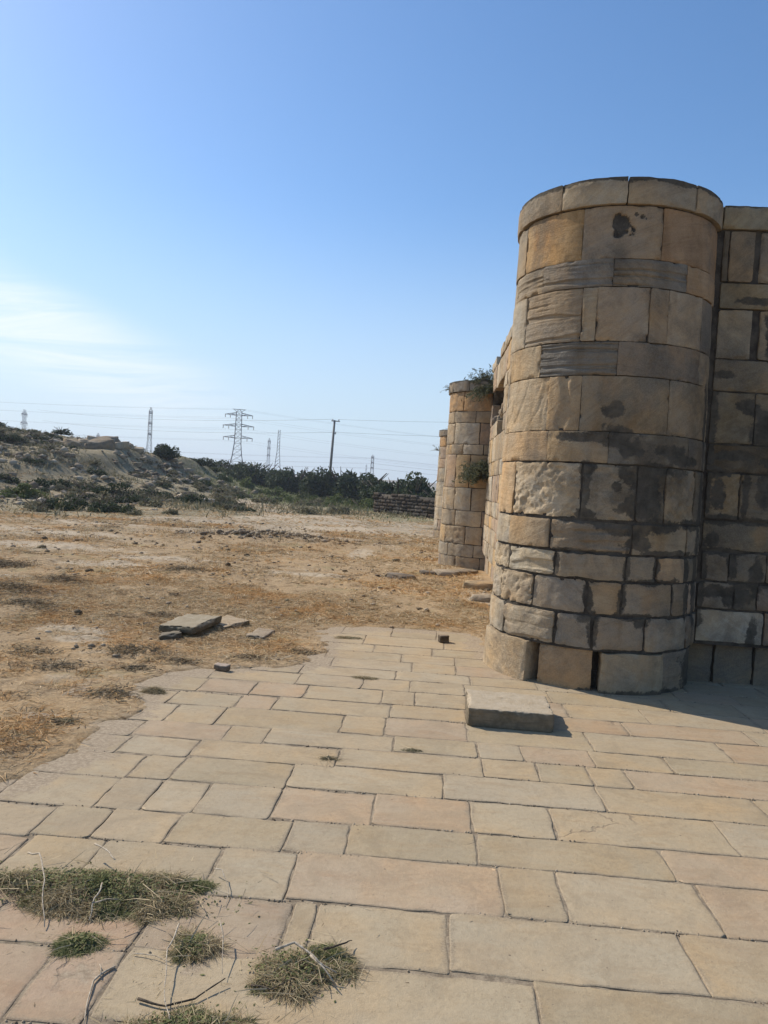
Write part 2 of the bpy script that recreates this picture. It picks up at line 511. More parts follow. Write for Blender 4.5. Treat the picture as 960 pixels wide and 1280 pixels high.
M_WEED = make_random('weed_leaves', [(.07, .09, .030), (.15, .165, .058), (.25, .24, .10), (.10, .125, .044), (.34, .30, .15)], .8, .25)
M_OLIVE = make_random('bush_leaves', [(.028, .042, .017), (.05, .068, .028), (.08, .092, .042), (.036, .054, .022)], .75, .2)
M_DRYBUSH = make_random('dry_bush_leaves', [(.12, .11, .058), (.21, .185, .108), (.30, .255, .155), (.15, .15, .075)], .85, .15)
M_BROWNBUSH = make_random('brown_bush_twigs', [(.10, .068, .04), (.18, .125, .07), (.13, .10, .058)], .9, .1)
M_WEEDDRY = make_random('weed_stems', [(.15, .11, .06), (.30, .22, .12), (.45, .35, .20), (.58, .47, .29), (.23, .20, .095)], .85, .2)
M_LITTER = make_random('litter', [(.09, .066, .04), (.17, .125, .075), (.27, .20, .12), (.12, .10, .055), (.40, .30, .18)], .9, .1)
M_CAPER = make_random('grey_green_leaves', [(.05, .062, .035), (.10, .115, .065), (.16, .165, .10), (.12, .11, .06)], .8, .2)
M_CLOD = make_random('soil_clods', [(.13, .098, .065), (.24, .185, .125), (.34, .27, .185), (.45, .365, .26)], .95)

def make_bark(name, c0, c1, s=30):
    m, t = mat(name)
    P = t.node('ShaderNodeTexCoord').outputs['Object']
    a = t.noise(t.scale(P, (1, 1, .25)), s, 5, .65)
    t.finish(t.mix(t.ramp(a, .3, .7), c0, c1), .85, a, .6, .01, .2)
    return m
M_TWIG = make_bark('pale_twig', (.30, .235, .16), (.55, .47, .36), 60)
M_DARKTWIG = make_bark('dark_twig', (.045, .035, .026), (.11, .085, .06), 60)
M_TRUNK = make_bark('tree_bark', (.05, .038, .028), (.12, .095, .07), 12)
M_POLE = make_bark('weathered_pole', (.16, .14, .12), (.29, .26, .225), 8)

def make_flat(name, c, rough=.6, metal=0.0, s=3.0):
    m, t = mat(name)
    P = t.pos()
    n = t.noise(P, s, 4, .6)
    b = t.finish(t.mix(t.ramp(n, .3, .7), tuple(x*.8 for x in c), tuple(min(1, x*1.15) for x in c)), rough, n, .2, .01, .3)
    b.inputs['Metallic'].default_value = metal
    return m
M_STEEL = make_flat('galvanised_steel', (.065, .065, .07), .55, .0, .8)
M_CERAMIC = make_flat('insulator_ceramic', (.20, .16, .14), .4)
M_WIRE = make_flat('cable', (.16, .16, .17), .6)
M_WHITEWALL = make_flat('white_render', (.62, .60, .56), .85)
M_WINDOW = make_flat('dark_window', (.05, .06, .07), .3)
M_HILL = make_flat('far_hill', (.17, .145, .10), .95, 0, .02)

# ------------------------------------------------------------------ terrain
PAVE = np.array([(-2.05, -6), (-2.06, 2.6), (-2.13, 3.6), (-1.92, 4.05), (-1.93, 4.85), (-2.08, 5.5), (-2.04, 6.0), (-1.52, 6.36),
                 (-.93, 6.66), (-1.02, 7.2), (-1.13, 8.1), (-.9, 8.42), (-.37, 8.56), (.62, 8.72), (.66, 8.2), (.72, 7.4), (1.6, 7.2), (7.2, 7.2), (7.2, -6)], float)

def poly_sd(P, poly):
    """signed distance, negative inside"""
    d = np.full(len(P), 1e9); ins = np.zeros(len(P), bool)
    n = len(poly)
    for i in range(n):
        a, b = poly[i], poly[(i+1) % n]
        e = b - a; wv = P - a
        t = np.clip((wv @ e)/(e @ e), 0, 1)
        q = wv - t[:, None]*e
        d = np.minimum(d, np.hypot(q[:, 0], q[:, 1]))
        c = ((a[1] <= P[:, 1]) != (b[1] <= P[:, 1]))
        xi = a[0] + (P[:, 1] - a[1])*e[0]/(e[1] if abs(e[1]) > 1e-9 else 1e-9)
        ins ^= c & (P[:, 0] < xi)
    return np.where(ins, -d, d)

HX = [-80, -46, -32.1, -29.5, -26.8, -24.0, -22.5, -21.3, -20.7, -19.0, -16.0, -12.0]
HZ = [4.0, 4.3, 4.05, 3.9, 3.25, 3.15, 3.1, 2.4, 1.75, 1.1, .55, .1]

def height(x, y, detail=True):
    x = np.asarray(x, float); y = np.asarray(y, float)
    P2 = np.stack([x, y, np.zeros_like(x)], 1)
    near = np.hypot(x, y)
    z = .05*fbm(P2*.35, 3, 3) - .0004*np.clip(y - 14, 0, 60)*4
    # hill on the left
    hc = np.interp(x, HX, HZ)
    foot = np.interp(x, [-40, -12, -8], [17.5, 25, 60])
    k = sstep(0, 1, (y - foot)/(55 - foot + 1e-6))
    k = np.where(foot >= 54, 0, k)
    kl = sstep(0, 1, (-x - 11)/6.0)
    back = 1 - .85*sstep(63, 100, y)
    z = z + hc*np.clip(k, 0, 1)**1.15*kl*back
    # rubble step part way up the slope
    rough = np.clip(hc*k*kl, 0, 2.0)/2.0
    z += rough*(.50*fbm(P2*.33, 4, 5) + .20*fbm(P2*1.3, 3, 6))
    # gentle ground towards the green strip and beyond
    z += .12*sstep(70, 130, y)*sstep(-70, -10, -np.abs(x + 20))
    # far rise closing the horizon
    z += (7.5 + 3*fbm(P2*.006, 3, 9))*sstep(820, 1120, y)
    if detail:
        fd = sstep(45, 8, near)
        z += fd*(.030*fbm(P2*1.7, 4, 11) + .018*fbm(P2*7, 3, 12))
        cl = fbm(P2*4.3, 3, 14)
        z += fd*.035*np.clip(cl - .22, 0, 1)*2.0
    # earth heap with small rubble, 18 m out
    hx, hy = x + 4.3, y - 19.4
    z += .20*np.exp(-((hx - .55*hy*0)/2.1)**2 - (hy/.8)**2)*(1 + .5*fbm(P2*2.5, 3, 21))
    # dark mounds of litter near the paving
    for cx, cy, r, h in ((-2.51, 6.48, .28, .05), (-4.38, 8.21, .32, .07), (-5.14, 9.14, .42, .08), (-5.0, 10.19, .35, .07), (-2.16, 5.24, .22, .03), (-3.83, 11.88, .4, .06)):
        z += h*np.exp(-((x - cx)**2 + (y - cy)**2)/(r*r))
    return z

def surf(x, y):
    """ground height with the paving cut in"""
    x = np.atleast_1d(np.asarray(x, float)); y = np.atleast_1d(np.asarray(y, float))
    P2 = np.stack([x, y, np.zeros_like(x)], 1)
    sdv = poly_sd(P2[:, :2], PAVE) + .16*fbm(P2*2.2, 4, 31) + .07*fbm(P2*9, 3, 32) + .02
    z = height(x, y)
    lift = .009 + .010*fbm(P2*6, 2, 33)
    z_out = lift + np.maximum(z + .01, -.012)*sstep(0.0, .55, sdv) if False else lift*sstep(1.6, .2, sdv) + (z + .012)*sstep(-.02, .5, sdv)
    far = sstep(.8, 2.0, sdv)
    z_out = z_out*(1 - far) + (z + .012)*far
    return np.where(sdv < 0, np.where(sdv > -.09, z_out - (-sdv)*.75, -.085), z_out), sdv

def axis(lo, hi, s0, a, b, growth):
    mid = np.arange(lo, hi + 1e-6, s0)
    up = [hi]; s = s0
    while up[-1] < b:
        s *= growth; up.append(up[-1] + s)
    dn = [lo]; s = s0
    while dn[-1] > a:
        s *= growth; dn.append(dn[-1] - s)
    return np.concatenate([np.array(dn[:0:-1]), mid, np.array(up[1:])])

def scrub_m(x, y):
    x = np.asarray(x, float); y = np.asarray(y, float)
    m_ = sstep(-1.5, 5, y - np.interp(x, [-40, -12, -8, -4, 2, 6], [16, 21, 28, 36, 40, 40]))
    tr_ = np.exp(-((x - np.interp(y, [16, 21, 28, 36, 51], [-1.6, -1.3, -3.8, -7.5, -13]))/np.interp(y, [16, 30, 50], [.3, 1.6, 2.2]))**2)*sstep(20, 24, y)
    return m_*(1 - .7*tr_)

gx = axis(-7.0, 1.4, .05, -760, 760, 1.042)
gy = axis(3.4, 12.5, .05, -45, 1240, 1.030)
GX, GY = np.meshgrid(gx, gy)
X, Y = GX.ravel(), GY.ravel()
Z, SD = surf(X, Y)
nx, ny = len(gx), len(gy)
ii = np.arange(nx*ny).reshape(ny, nx)
FQ = np.stack([ii[:-1, :-1].ravel(), ii[:-1, 1:].ravel(), ii[1:, 1:].ravel(), ii[1:, :-1].ravel()], 1)
P2 = np.stack([X, Y, np.zeros_like(X)], 1)
hillk = scrub_m(X, Y)
greenv = .8*sstep(38, 52, Y + .9*(X + 5))*sstep(-34, -12, X)*sstep(300, 120, Y)*sstep(30, 8, X)
greenv = np.maximum(greenv*1.0, .6*np.exp(-((Y - 38)/6)**2)*sstep(-6, -2, X)*sstep(8, 3, X))
scrubv = np.clip(np.maximum(hillk, sstep(60, 90, Y)), 0, 1)
strawv = np.clip(sstep(26, 15, Y)*.65 + .25, 0, 1)*(1 - hillk)
barev = np.zeros_like(X)
def spot(cx, cy, rx, ry, v=1.0, a=0.0):
    c, s = math.cos(a), math.sin(a)
    dx, dy = X - cx, Y - cy
    u, w_ = dx*c + dy*s, -dx*s + dy*c
    np.maximum(barev, v*np.exp(-(u/rx)**2 - (w_/ry)**2), out=barev)
for c in ((-1.55, 17.4, .35, 1.6), (-1.3, 20.9, .5, .9), (-.6, 21.6, 1.3, .5), (-3.2, 26, 1.6, 4.5), (-6.5, 33, 3.5, 5), (-5.4, 12.6, 1.0, .55), (-4.8, 13.7, 1.3, .5),
          (-5.9, 10.5, .6, .35), (-9.5, 17.5, 3.0, 1.6), (-3.4, 7.3, .45, .3), (-3.2, 6.9, .3, .25), (-1.9, 12.7, .9, .3), (-7.5, 14.5, 2.0, .8), (.9, 12.0, .5, 1.6), (.75, 10, .3, 1.0), (-4.6, 9.2, .4, .3), (-12, 22, 5, 2)):
    spot(*c)
tr = np.exp(-((X - np.interp(Y, [16, 21, 28, 36, 51], [-1.6, -1.3, -3.8, -7.5, -13]))/np.interp(Y, [16, 30, 50], [.3, 2.2, 3.5]))**2)*sstep(20, 24, Y)*sstep(56, 44, Y)
barev = np.maximum(barev, .50*tr)
edge_dirt = np.exp(-((SD - .1)/.35)**2)
barev = np.maximum(barev, .38*edge_dirt*(Y < 8.3))
gme = mesh('ground', np.stack([X, Y, Z], 1), FQ, M_GROUND, True, {'straw': strawv, 'scrub': scrubv, 'green': greenv, 'bare': barev})
ground = tag(obj('ground', gme), kind='structure')

def gz(x, y): return float(surf([x], [y])[0][0])
def gzs(x, y): return surf(x, y)[0]

# ------------------------------------------------------------------ paving
pv = MB(); pv.box((2.4, .6, -.09), (9.6, 13.6, .10))
# bed of soil under the slabs, finely uneven so that the joints fill up
bx = np.arange(-2.6, 7.3, .05); by = np.arange(-2.0, 8.9, .05)
BX, BY = np.meshgrid(bx, by); bxr, byr = BX.ravel(), BY.ravel()
BZ = np.clip(-.0030 + .0055*fbm(np.stack([bxr*3, byr*3, bxr*0], 1), 3, 41) + .0035*fbm(np.stack([bxr*14, byr*14, bxr*0], 1), 2, 42), -.0052, -.0022)
nb, mb = len(bx), len(by)
bi = np.arange(nb*mb).reshape(mb, nb)
BF = np.stack([bi[:-1, :-1].ravel(), bi[:-1, 1:].ravel(), bi[1:, 1:].ravel(), bi[1:, :-1].ravel()], 1)
keep = poly_sd(np.stack([bxr, byr], 1), PAVE) < .25
BF = BF[keep[BF].all(1)]
pave = tag(obj('pavement', mesh('pavement', np.stack([bxr, byr, BZ], 1), BF, M_BED, True)), kind='structure')

ROWS = [8.60, 8.10, 7.64, 7.30, 6.96, 6.61, 6.31, 5.96, 5.59, 5.27, 4.88, 4.59, 4.29, 3.945, 3.57, 3.265, 2.875, 2.51, 2.15, 1.80, 1.44, 1.06, .72, .36, 0, -.38, -.74, -1.1, -1.45]
JOINTS = {0: [-.34], 1: [-.6, .22], 2: [-.47, .1], 3: [-.19, .31], 4: [-.08, .31], 5: [-1.01, -.21, .42], 6: [-.46, -.08, .36, 1.03],
          7: [-1.65, -1.26, -.86, -.28, -.03, .36, 1.1, 1.68, 2.5], 8: [-1.28, -1.02, -.2, .34, .9, 1.45, 2.31],
          9: [-1.64, -1.31, -.5, -.21, .33, 1.13, 2.0], 10: [-1.73, -1.18, -.93, -.14, .38, .65, 1.08, 1.54, 2.2],
          11: [-1.7, -1.29, -.45, .39, .71, 1.01, 1.23, 2.1], 12: [-1.5, -1.28, -.67, .16, 1.0, 1.85], 13: [-1.51, -1.29, -1.04, -.67, -.19, .29, .69, 1.52],
          14: [-1.65, -1.39, -1.07, -.55, -.28, .3, 1.14, 1.9], 15: [-1.62, -1.3, -.79, -.47, .38, .62, 1.2, 1.75], 16: [-1.45, -.91, -.42, -.33, .16, 1.01, 1.7],
          17: [-1.5, -1.14, -.91, .43, 1.3]}
SLABCOL = [(.392, .318, .210), (.405, .326, .214), (.384, .316, .218), (.395, .311, .198), (.376, .303, .195), (.412, .338, .230)]
ORANGE = [(.405, .308, .208), (.400, .298, .196)]

def soil_at(V):
    sdv = poly_sd(V[:, :2], PAVE)
    k = sstep(-.55, .05, sdv)
    # the side under the tower and behind the camera has no open soil next to it
    k = k*((V[:, 0] < .9) | (V[:, 1] > 7.2))
    tow = np.hypot(V[:, 0] - 1.538, V[:, 1] - 7.287) - .92
    k = np.maximum(k, .55*sstep(.35, 0, tow)*(V[:, 0] < 1.9))
    for cx, cy, rx, ry in ((-1.17, 2.76, .62, .24), (-.72, 2.42, .22, .2), (-.34, 2.42, .24, .2), (-.6, 2.15, .3, .16), (-1.1, 2.45, .16, .12), (-.95, 2.3, .3, .3)):
        k = np.maximum(k, .52*np.exp(-((V[:, 0] - cx)/rx)**2 - ((V[:, 1] - cy)/ry)**2))
    return k

def make_slab_mesh(x0, x1, y0, y1, seed, thick=.045, cell=.045):
    nu = max(4, int((x1 - x0)/cell)); nv = max(3, int((y1 - y0)/cell))
    # finer cells at the borders
    def ax(a, b, n):
        k = np.linspace(0, 1, n + 1)
        pts = a + (b - a)*k
        e = min(.004, (b - a)*.05); e2 = min(.026, (b - a)*.2)
        pts = pts[(pts > a + e2*1.3) & (pts < b - e2*1.3)]
        return np.concatenate([[a, a + e, a + 2*e, a + e2], pts, [b - e2, b - 2*e, b - e, b]])
    us, vs = ax(x0, x1, nu), ax(y0, y1, nv)
    U, Vv = np.meshgrid(us, vs)
    u, v = U.ravel(), Vv.ravel()
    n = lambda s, k, q: 1.3*fbm(np.stack([s*k, np.full_like(s, q*3.1 + seed*7.7), np.full_like(s, seed*1.3)], 1), 5, 51, .62)
    fl = 1 - (u - x0)/(x1 - x0); fb = 1 - (v - y0)/(y1 - y0)
    wv = .0105
    uu = u + fl*wv*n(v, 9, 1) + (1 - fl)*wv*n(v, 9, 2)
    vv = v + fb*wv*n(u, 9, 3) + (1 - fb)*wv*n(u, 9, 4)
    e = np.minimum(np.minimum(u - x0, x1 - u), np.minimum(v - y0, y1 - v))
    # rounded corners
    dx = np.minimum(u - x0, x1 - u); dy = np.minimum(v - y0, y1 - v)
    cr = np.array([rng.uniform(.004, .028) for _ in range(4)])[(u > (x0 + x1)/2).astype(int)*2 + (v > (y0 + y1)/2).astype(int)]
    cx = np.clip(cr - dx, 0, cr); cy = np.clip(cr - dy, 0, cr)
    pull = np.maximum(np.hypot(cx, cy) - cr, 0)
    uu += np.sign((x0 + x1)/2 - u)*pull; vv += np.sign((y0 + y1)/2 - v)*pull
    p3 = np.stack([uu, vv, np.full_like(uu, seed*.37)], 1)
    z = .0016*fbm(p3*4, 3, 52) + .0010*fbm(p3*15, 2, 53)
    z -= np.where(e < .0015, .0022 + .0018*fbm(p3*14, 2, 54), 0)
    z -= .004*sstep(.15, .5, fbm(p3*8, 3, 55))*np.exp(-(e/.014)**2)
    tx, ty = rng.uniform(-.002, .002), rng.uniform(-.003, .003)
    z += tx*(u - (x0 + x1)/2) + ty*(v - (y0 + y1)/2) + rng.uniform(.0003, .0022)
    top = np.stack([uu, vv, z], 1)
    a, b = len(us), len(vs)
    idx = np.arange(a*b).reshape(b, a)
    Q = np.stack([idx[:-1, :-1].ravel(), idx[:-1, 1:].ravel(), idx[1:, 1:].ravel(), idx[1:, :-1].ravel()], 1)
    ring = np.concatenate([idx[0, :], idx[1:, -1], idx[-1, -2::-1], idx[-2:0:-1, 0]])
    low = top[ring].copy(); low[:, 2] -= thick
    k = len(top); m_ = len(ring)
    j = np.arange(m_); jn = (j + 1) % m_
    Q2 = np.stack([k + m_ + jn, k + m_ + j, k + j, k + jn], 1)
    edge = np.concatenate([np.clip(.75*np.exp(-e/.010) + .40*np.exp(-e/.045), 0, 1), np.ones(2*m_)])
    return mesh('paving_slab', np.concatenate([top, low, top[ring]]), [Q, Q2], M_SLAB, True, {'edge': edge, 'soil': np.concatenate([soil_at(top), np.full(m_, 0.0), soil_at(top[ring])])})

def cut_ok(cx, cy, hx, hy):
    return float(poly_sd(np.array([[cx, cy]]), PAVE)[0]) < .22 or float(poly_sd(np.array([[cx + hx*.8, cy]]), PAVE)[0]) < .12 or float(poly_sd(np.array([[cx - hx*.8, cy]]), PAVE)[0]) < .12

sid = 0
for r in range(len(ROWS) - 1):
    y1, y0 = ROWS[r], ROWS[r+1]
    js = list(JOINTS.get(r, []))
    xa = -2.5; xb = 7.1
    if r <= 2: xb = 1.0
    if not js: js = [-1.9 + rng.uniform(0, .4)]
    while js[0] - xa > .85: js.insert(0, js[0] - rng.uniform(.4, .8))
    while xb - js[-1] > .95: js.append(js[-1] + rng.uniform(.45, .92))
    xs = [xa] + js + [xb]
    for a, b in zip(xs[:-1], xs[1:]):
        if b - a < .06: continue
        cx, cy = (a + b)/2, (y0 + y1)/2
        if not cut_ok(cx, cy, (b - a)/2, (y1 - y0)/2): continue
        g = rng.uniform(.0016, .0060)
        dy = .05*min(cx - .2, 0) if r > 7 else .03*min(cx - .2, 0)
        sid += 1
        me = make_slab_mesh(a + g, b - g, y0 + g + dy, y1 - g + dy, sid)
        warm = (cx > .35 and 4.2 < cy < 5.9 and rng.random() < .45) or rng.random() < .12
        c = rng.choice(ORANGE if warm else SLABCOL)
        k = rng.uniform(.95, 1.05)
        if cx < -.45 and cy < 2.9: c = rng.choice([(.40, .290, .198), (.385, .27, .18), (.39, .30, .21)])
        obj('paving_slab', me, pave, color=tuple(q*k for q in c))

# ------------------------------------------------------------------ masonry
Z_C = [4.215, 4.0, 3.56, 3.33, 2.89, 2.61, 2.15, 1.89, 1.42, 1.15, .93, .645, .36, -.12]
TAN, LIGHT, GREY, ORNG, PINK, DARK = (.335, .265, .185), (.405, .340, .255), (.245, .210, .170), (.45, .29, .14), (.345, .26, .19), (.19, .155, .112)

SM_NOW = [None]
_r = math.radians
DAMP_T = [(_r(22), 1.75, _r(40), .62, 1.0), (_r(5), 2.15, _r(34), .32, .8), (_r(50), 2.4, _r(20), .8, .7), (_r(-14), 1.55, _r(12), .40, .6), (_r(40), .55, _r(26), .6, .6),
          (_r(-9), 3.5, _r(7), .42, .7), (_r(-34), 3.65, _r(5), .5, .55), (_r(14), 3.6, _r(4), .5, .6), (_r(36), 3.5, _r(8), .6, .55), (_r(-60), 3.55, _r(4), .5, .4), (_r(0), 4.22, _r(85), .10, .8)]
DAMP_B = [(2.6, 2.0, .7, .9, .8), (2.45, 1.0, .4, .8, .8), (3.6, 1.2, 1.2, 1.0, .6), (2.5, 3.4, .25, .9, .5), (4.8, 2.2, 1.2, 1.0, .6)]

def stone(parent, u0, u1, z0, z1, mapf, seed, col, cell=.016, depth=.13, rough=.005, style='plain', smear=None, holes=(), out=0.0, arc=1.0, mat_=None):
    """one block; u in metres along the face (or radians when arc is the radius), z up; mapf(u, z, d) -> points"""
    nu = max(3, int((u1 - u0)*arc/cell)); nv = max(3, int((z1 - z0)/(cell*(.42 if style in ('groove', 'layer') else 1))))
    def ax(a, b, n, sc):
        k = np.linspace(a, b, n + 1)
        e1, e2 = .004/sc, .011/sc
        if b - a < 6*e2: return k
        k = k[(k > a + e2*1.4) & (k < b - e2*1.4)]
        return np.concatenate([[a, a + e1, a + 1.7*e1, a + e2], k, [b - e2, b - 1.7*e1, b - e1, b]])
    ua, za = ax(u0, u1, nu, arc), ax(z0, z1, nv, 1.0)
    U, Zz = np.meshgrid(ua, za)
    u, z = U.ravel(), Zz.ravel()
    um = u*arc
    q = seed*3.17
    def nn(a, k, b): return 1.3*fbm(np.stack([a*k, np.full_like(a, b*5.3 + q), np.full_like(a, q*.7)], 1), 5, 61, .62)
    f = 1 - (u - u0)/(u1 - u0); g = 1 - (z - z0)/(z1 - z0)
    us = u + (f*rough*nn(z, 9, 1) + (1 - f)*rough*nn(z, 9, 2))/arc
    zs = z + g*rough*nn(um, 7, 3) + (1 - g)*rough*nn(um, 7, 4)
    dx = np.minimum(u - u0, u1 - u)*arc; dz = np.minimum(z - z0, z1 - z)
    crv = np.array([rng.uniform(.1, 1.0)**1.5 for _ in range(4)])[(u > (u0 + u1)/2).astype(int)*2 + (z > (z0 + z1)/2).astype(int)]
    cr = np.minimum((.004 + rough*2.2)*crv, min((z1 - z0)*.3, (u1 - u0)*arc*.3))
    cx = np.clip(cr - dx, 0, cr); cz = np.clip(cr - dz, 0, cr)
    pull = np.maximum(np.hypot(cx, cz) - cr, 0)
    us += np.sign((u0 + u1)/2 - u)*pull/arc; zs += np.sign((z0 + z1)/2 - z)*pull
    p3 = np.stack([um, z, np.full_like(u, q)], 1)
    e = np.minimum(dx, dz)
    n1 = fbm(p3*6, 4, 62)
    ew = .0035 + rough*.9
    chip = np.clip(.45 + 1.1*n1, 0.1, 1.6)
    d = -(.0015 + rough*.65)*chip*np.exp(-(e/ew)**2)
    nick = fbm(p3*11, 3, 60)
    d -= .020*sstep(.18, .55, nick)*np.exp(-(e/(.010 + rough*1.2))**2)*(1 if rough > .0035 else .4)
    d += (.0045 + rough*.5)*fbm(p3*4, 4, 63) + (.0016 + rough*.12)*fbm(p3*24, 3, 64)
    if style == 'groove':
        zz = z + .010*fbm(np.stack([um*2.2, z*5, np.full_like(u, q)], 1), 3, 65)
        L = vnoise(np.stack([um*.8, zz*38, np.full_like(u, q)], 1), 66) + .55*vnoise(np.stack([um*2.5, zz*80, np.full_like(u, q + 9)], 1), 67)
        d += -.017*sstep(.12, .62, L) + .004*L
    elif style == 'layer':
        zz = z + .02*fbm(np.stack([um*3, z*4, np.full_like(u, q)], 1), 3, 65)
        L = vnoise(np.stack([um*1.6, zz*34, np.full_like(u, q)], 1), 66)
        d += -.020*sstep(.0, .7, L) + .010*fbm(p3*9, 3, 68)
    elif style == 'pitted':
        v = fbm(p3*17, 4, 69)
        d += -.020*sstep(.12, .55, v) + .011*fbm(p3*10, 4, 70) - .010*sstep(.2, .5, fbm(p3*34, 2, 71))
    elif style == 'vein':
        v = np.abs(fbm(np.stack([um*7 - z*2.4, z*1.6, np.full_like(u, q)], 1), 3, 72))
        d += -.007*sstep(.10, .0, v)
    elif style == 'crack':
        mid = (u0 + u1)/2*arc + .05*fbm(np.stack([z*5, z*0 + q, z*0], 1), 3, 73)
        wv = .022 + .018*fbm(np.stack([z*8, z*0 + q + 4, z*0], 1), 2, 74)
        d += -.03*np.exp(-((um - mid)/np.maximum(wv, .008))**2) - .008*sstep(0, .10, um - mid)
    d = np.where(e > .012, np.maximum(d, -.014), np.maximum(d, -.030))
    sm = np.zeros_like(u)
    if smear:
        for (cu, cz_, ru, rz) in smear:
            rr = np.sqrt(((u - cu)/ru)**2 + ((z - cz_)/rz)**2)*(1 + .45*fbm(p3*7, 4, 59)) + .25*fbm(p3*20, 3, 58)
            np.maximum(sm, np.clip(1.35 - rr*.85, 0, 1), out=sm)
        hv = sstep(.35, .75, sm + .5*fbm(p3*13, 3, 75))
        d = d*(1 - .6*hv) - .004*hv
    for (cu, cz_, r, dep) in holes:
        rr = np.hypot((u - cu)*arc, z - cz_)/r*(1 + .9*fbm(p3*16, 4, 76))
        d -= dep*sstep(1.1, .5, rr)
        sm = np.maximum(sm, sstep(1.35, .8, rr)*.9)  # hole interiors take the dark smear colour too, painting in their shade
    dp = np.zeros_like(u)
    for (cu, cz_, ru, rz, k_) in (DAMP_T if arc < .95 and smear is SM_NOW[0] else (DAMP_B if smear is not None and arc == 1.0 else ())):
        rr = np.sqrt(((u - cu)/ru)**2 + ((z - cz_)/rz)**2)*(1 + .30*fbm(p3*3, 4, 56))
        np.maximum(dp, k_*sstep(1.15, .25, rr), out=dp)
    top = mapf(us, zs, d + out)
    a, b = len(ua), len(za)
    idx = np.arange(a*b).reshape(b, a)
    Q = np.stack([idx[:-1, :-1].ravel(), idx[:-1, 1:].ravel(), idx[1:, 1:].ravel(), idx[1:, :-1].ravel()], 1)
    ring = np.concatenate([idx[0, :], idx[1:, -1], idx[-1, -2::-1], idx[-2:0:-1, 0]])
    low = mapf(us[ring], zs[ring], np.full(len(ring), -depth))
    k = len(top); m_ = len(ring); j = np.arange(m_); jn = (j + 1) % m_
    Q2 = np.stack([k + m_ + jn, k + m_ + j, k + j, k + jn], 1)
    me = mesh('stone_block', np.concatenate([top, low, top[ring]]), [Q, Q2], mat_ or M_STONE, True, {'smear': np.concatenate([sm, sm[ring], sm[ring]]), 'damp': np.concatenate([dp, dp[ring], dp[ring]])})
    kk = rng.uniform(.92, 1.10)
    return obj('stone_block', me, parent, color=tuple(min(.9, c*kk*f_) for c, f_ in zip(col, (1.20, 1.25, 1.28))))

def surface_core(name, parent, mapf, u0, u1, z0, z1, du, dz, d, amp=.006, seed=1, m=None):
    nu, nv = max(2, int((u1 - u0)/du)), max(2, int((z1 - z0)/dz))
    U, Zz = np.meshgrid(np.linspace(u0, u1, nu + 1), np.linspace(z0, z1, nv + 1))
    u, z = U.ravel(), Zz.ravel()
    dd = d + amp*fbm(np.stack([u*(9 if du > .03 else 9), z*9, z*0 + seed], 1), 3, 77)
    V = mapf(u, z, dd)
    idx = np.arange((nu+1)*(nv+1)).reshape(nv+1, nu+1)
    Q = np.stack([idx[:-1, :-1].ravel(), idx[:-1, 1:].ravel(), idx[1:, 1:].ravel(), idx[1:, :-1].ravel()], 1)
    return obj(name, mesh(name, V, Q, m or M_MORTAR, True), parent)

def tower_map(zk=1.0):
    def Rz(z): return .924 - .054*np.clip(z/(3.95*zk), 0, 1.1)
    def f(u, z, d):
        r = Rz(z) + d
        return np.stack([np.sin(u)*r, -np.cos(u)*r, z], 1)
    return f

def top_cap(parent, mapf, u0, u1, z, zc, m=M_MORTAR):
    """rough fill closing a tower's head"""
    n, rn = 48, 8
    th = np.linspace(0, 2*math.pi, n, endpoint=False)
    V = []
    for k in range(rn + 1):
        r = k/rn
        for t in th: V.append((math.sin(t)*.84*r, -math.cos(t)*.84*r, z + zc*(1 - r*r)))
    V = np.array(V); V[:, 2] += .02*fbm(V*6, 3, 78)
    Q = [(k*n + j, k*n + (j+1) % n, (k+1)*n + (j+1) % n, (k+1)*n + j) for k in range(rn) for j in range(n)]
    return obj('rubble_fill', mesh('rubble_fill', V, np.array(Q), m, True), parent)

D = math.radians
# ---- the near tower, traced course by course
T1 = thing('round_tower', 'nearest large round stone tower at the right with a projecting rim and dark mortar smears', 'tower', (1.538, 7.287, 0))
tm = tower_map()
SM1 = [(-5.6, 2.337, 5, .075), (-23, 2.095, 14, .045), (-12, 2.10, 9, .06), (-3, 2.10, 9, .10), (3, 2.02, 8, .08), (-18.7, 1.84, 5, .085), (-18.6, 1.66, 2.6, .20), (-18, 1.47, 5, .05),
       (8, 1.80, 9, .12), (14, 1.65, 9, .20), (10, 1.52, 12, .08), (-2, 1.70, 3, .05), (4, 1.36, 16, .06), (22, 1.40, 18, .06), (-15, 1.41, 12, .03), (48, 1.42, 12, .05), (12, 1.24, 8, .06),
       (27, 2.02, 12, .06), (20, 1.86, 16, .05), (36, 1.95, 14, .05), (-22, 1.15, 20, .02), (30, 1.17, 22, .03), (5.5, 1.05, 2.2, .16), (22, .93, 16, .03), (22.5, 1.06, 2.0, .10), (-13.5, .78, 2.2, .14), (4, .78, 2.4, .14), (-12, .62, 6, .05), (9.5, .64, 10, .035),
       (-9.5, .5, 2.6, .13), (14.5, .60, 4, .05), (-31, 1.04, 2, .1), (34.5, .78, 1.4, .13), (46, 1.04, 3, .12), (48, .75, 3, .16), (62, 1.6, 5, .5), (62, 2.2, 4, .4), (60, .9, 5, .5)]
SM1 = [(D(a), b, D(c), d) for a, b, c, d in SM1]
RIM = [(D(a), 4.225, D(30), .045) for a in range(-150, 80, 14)]
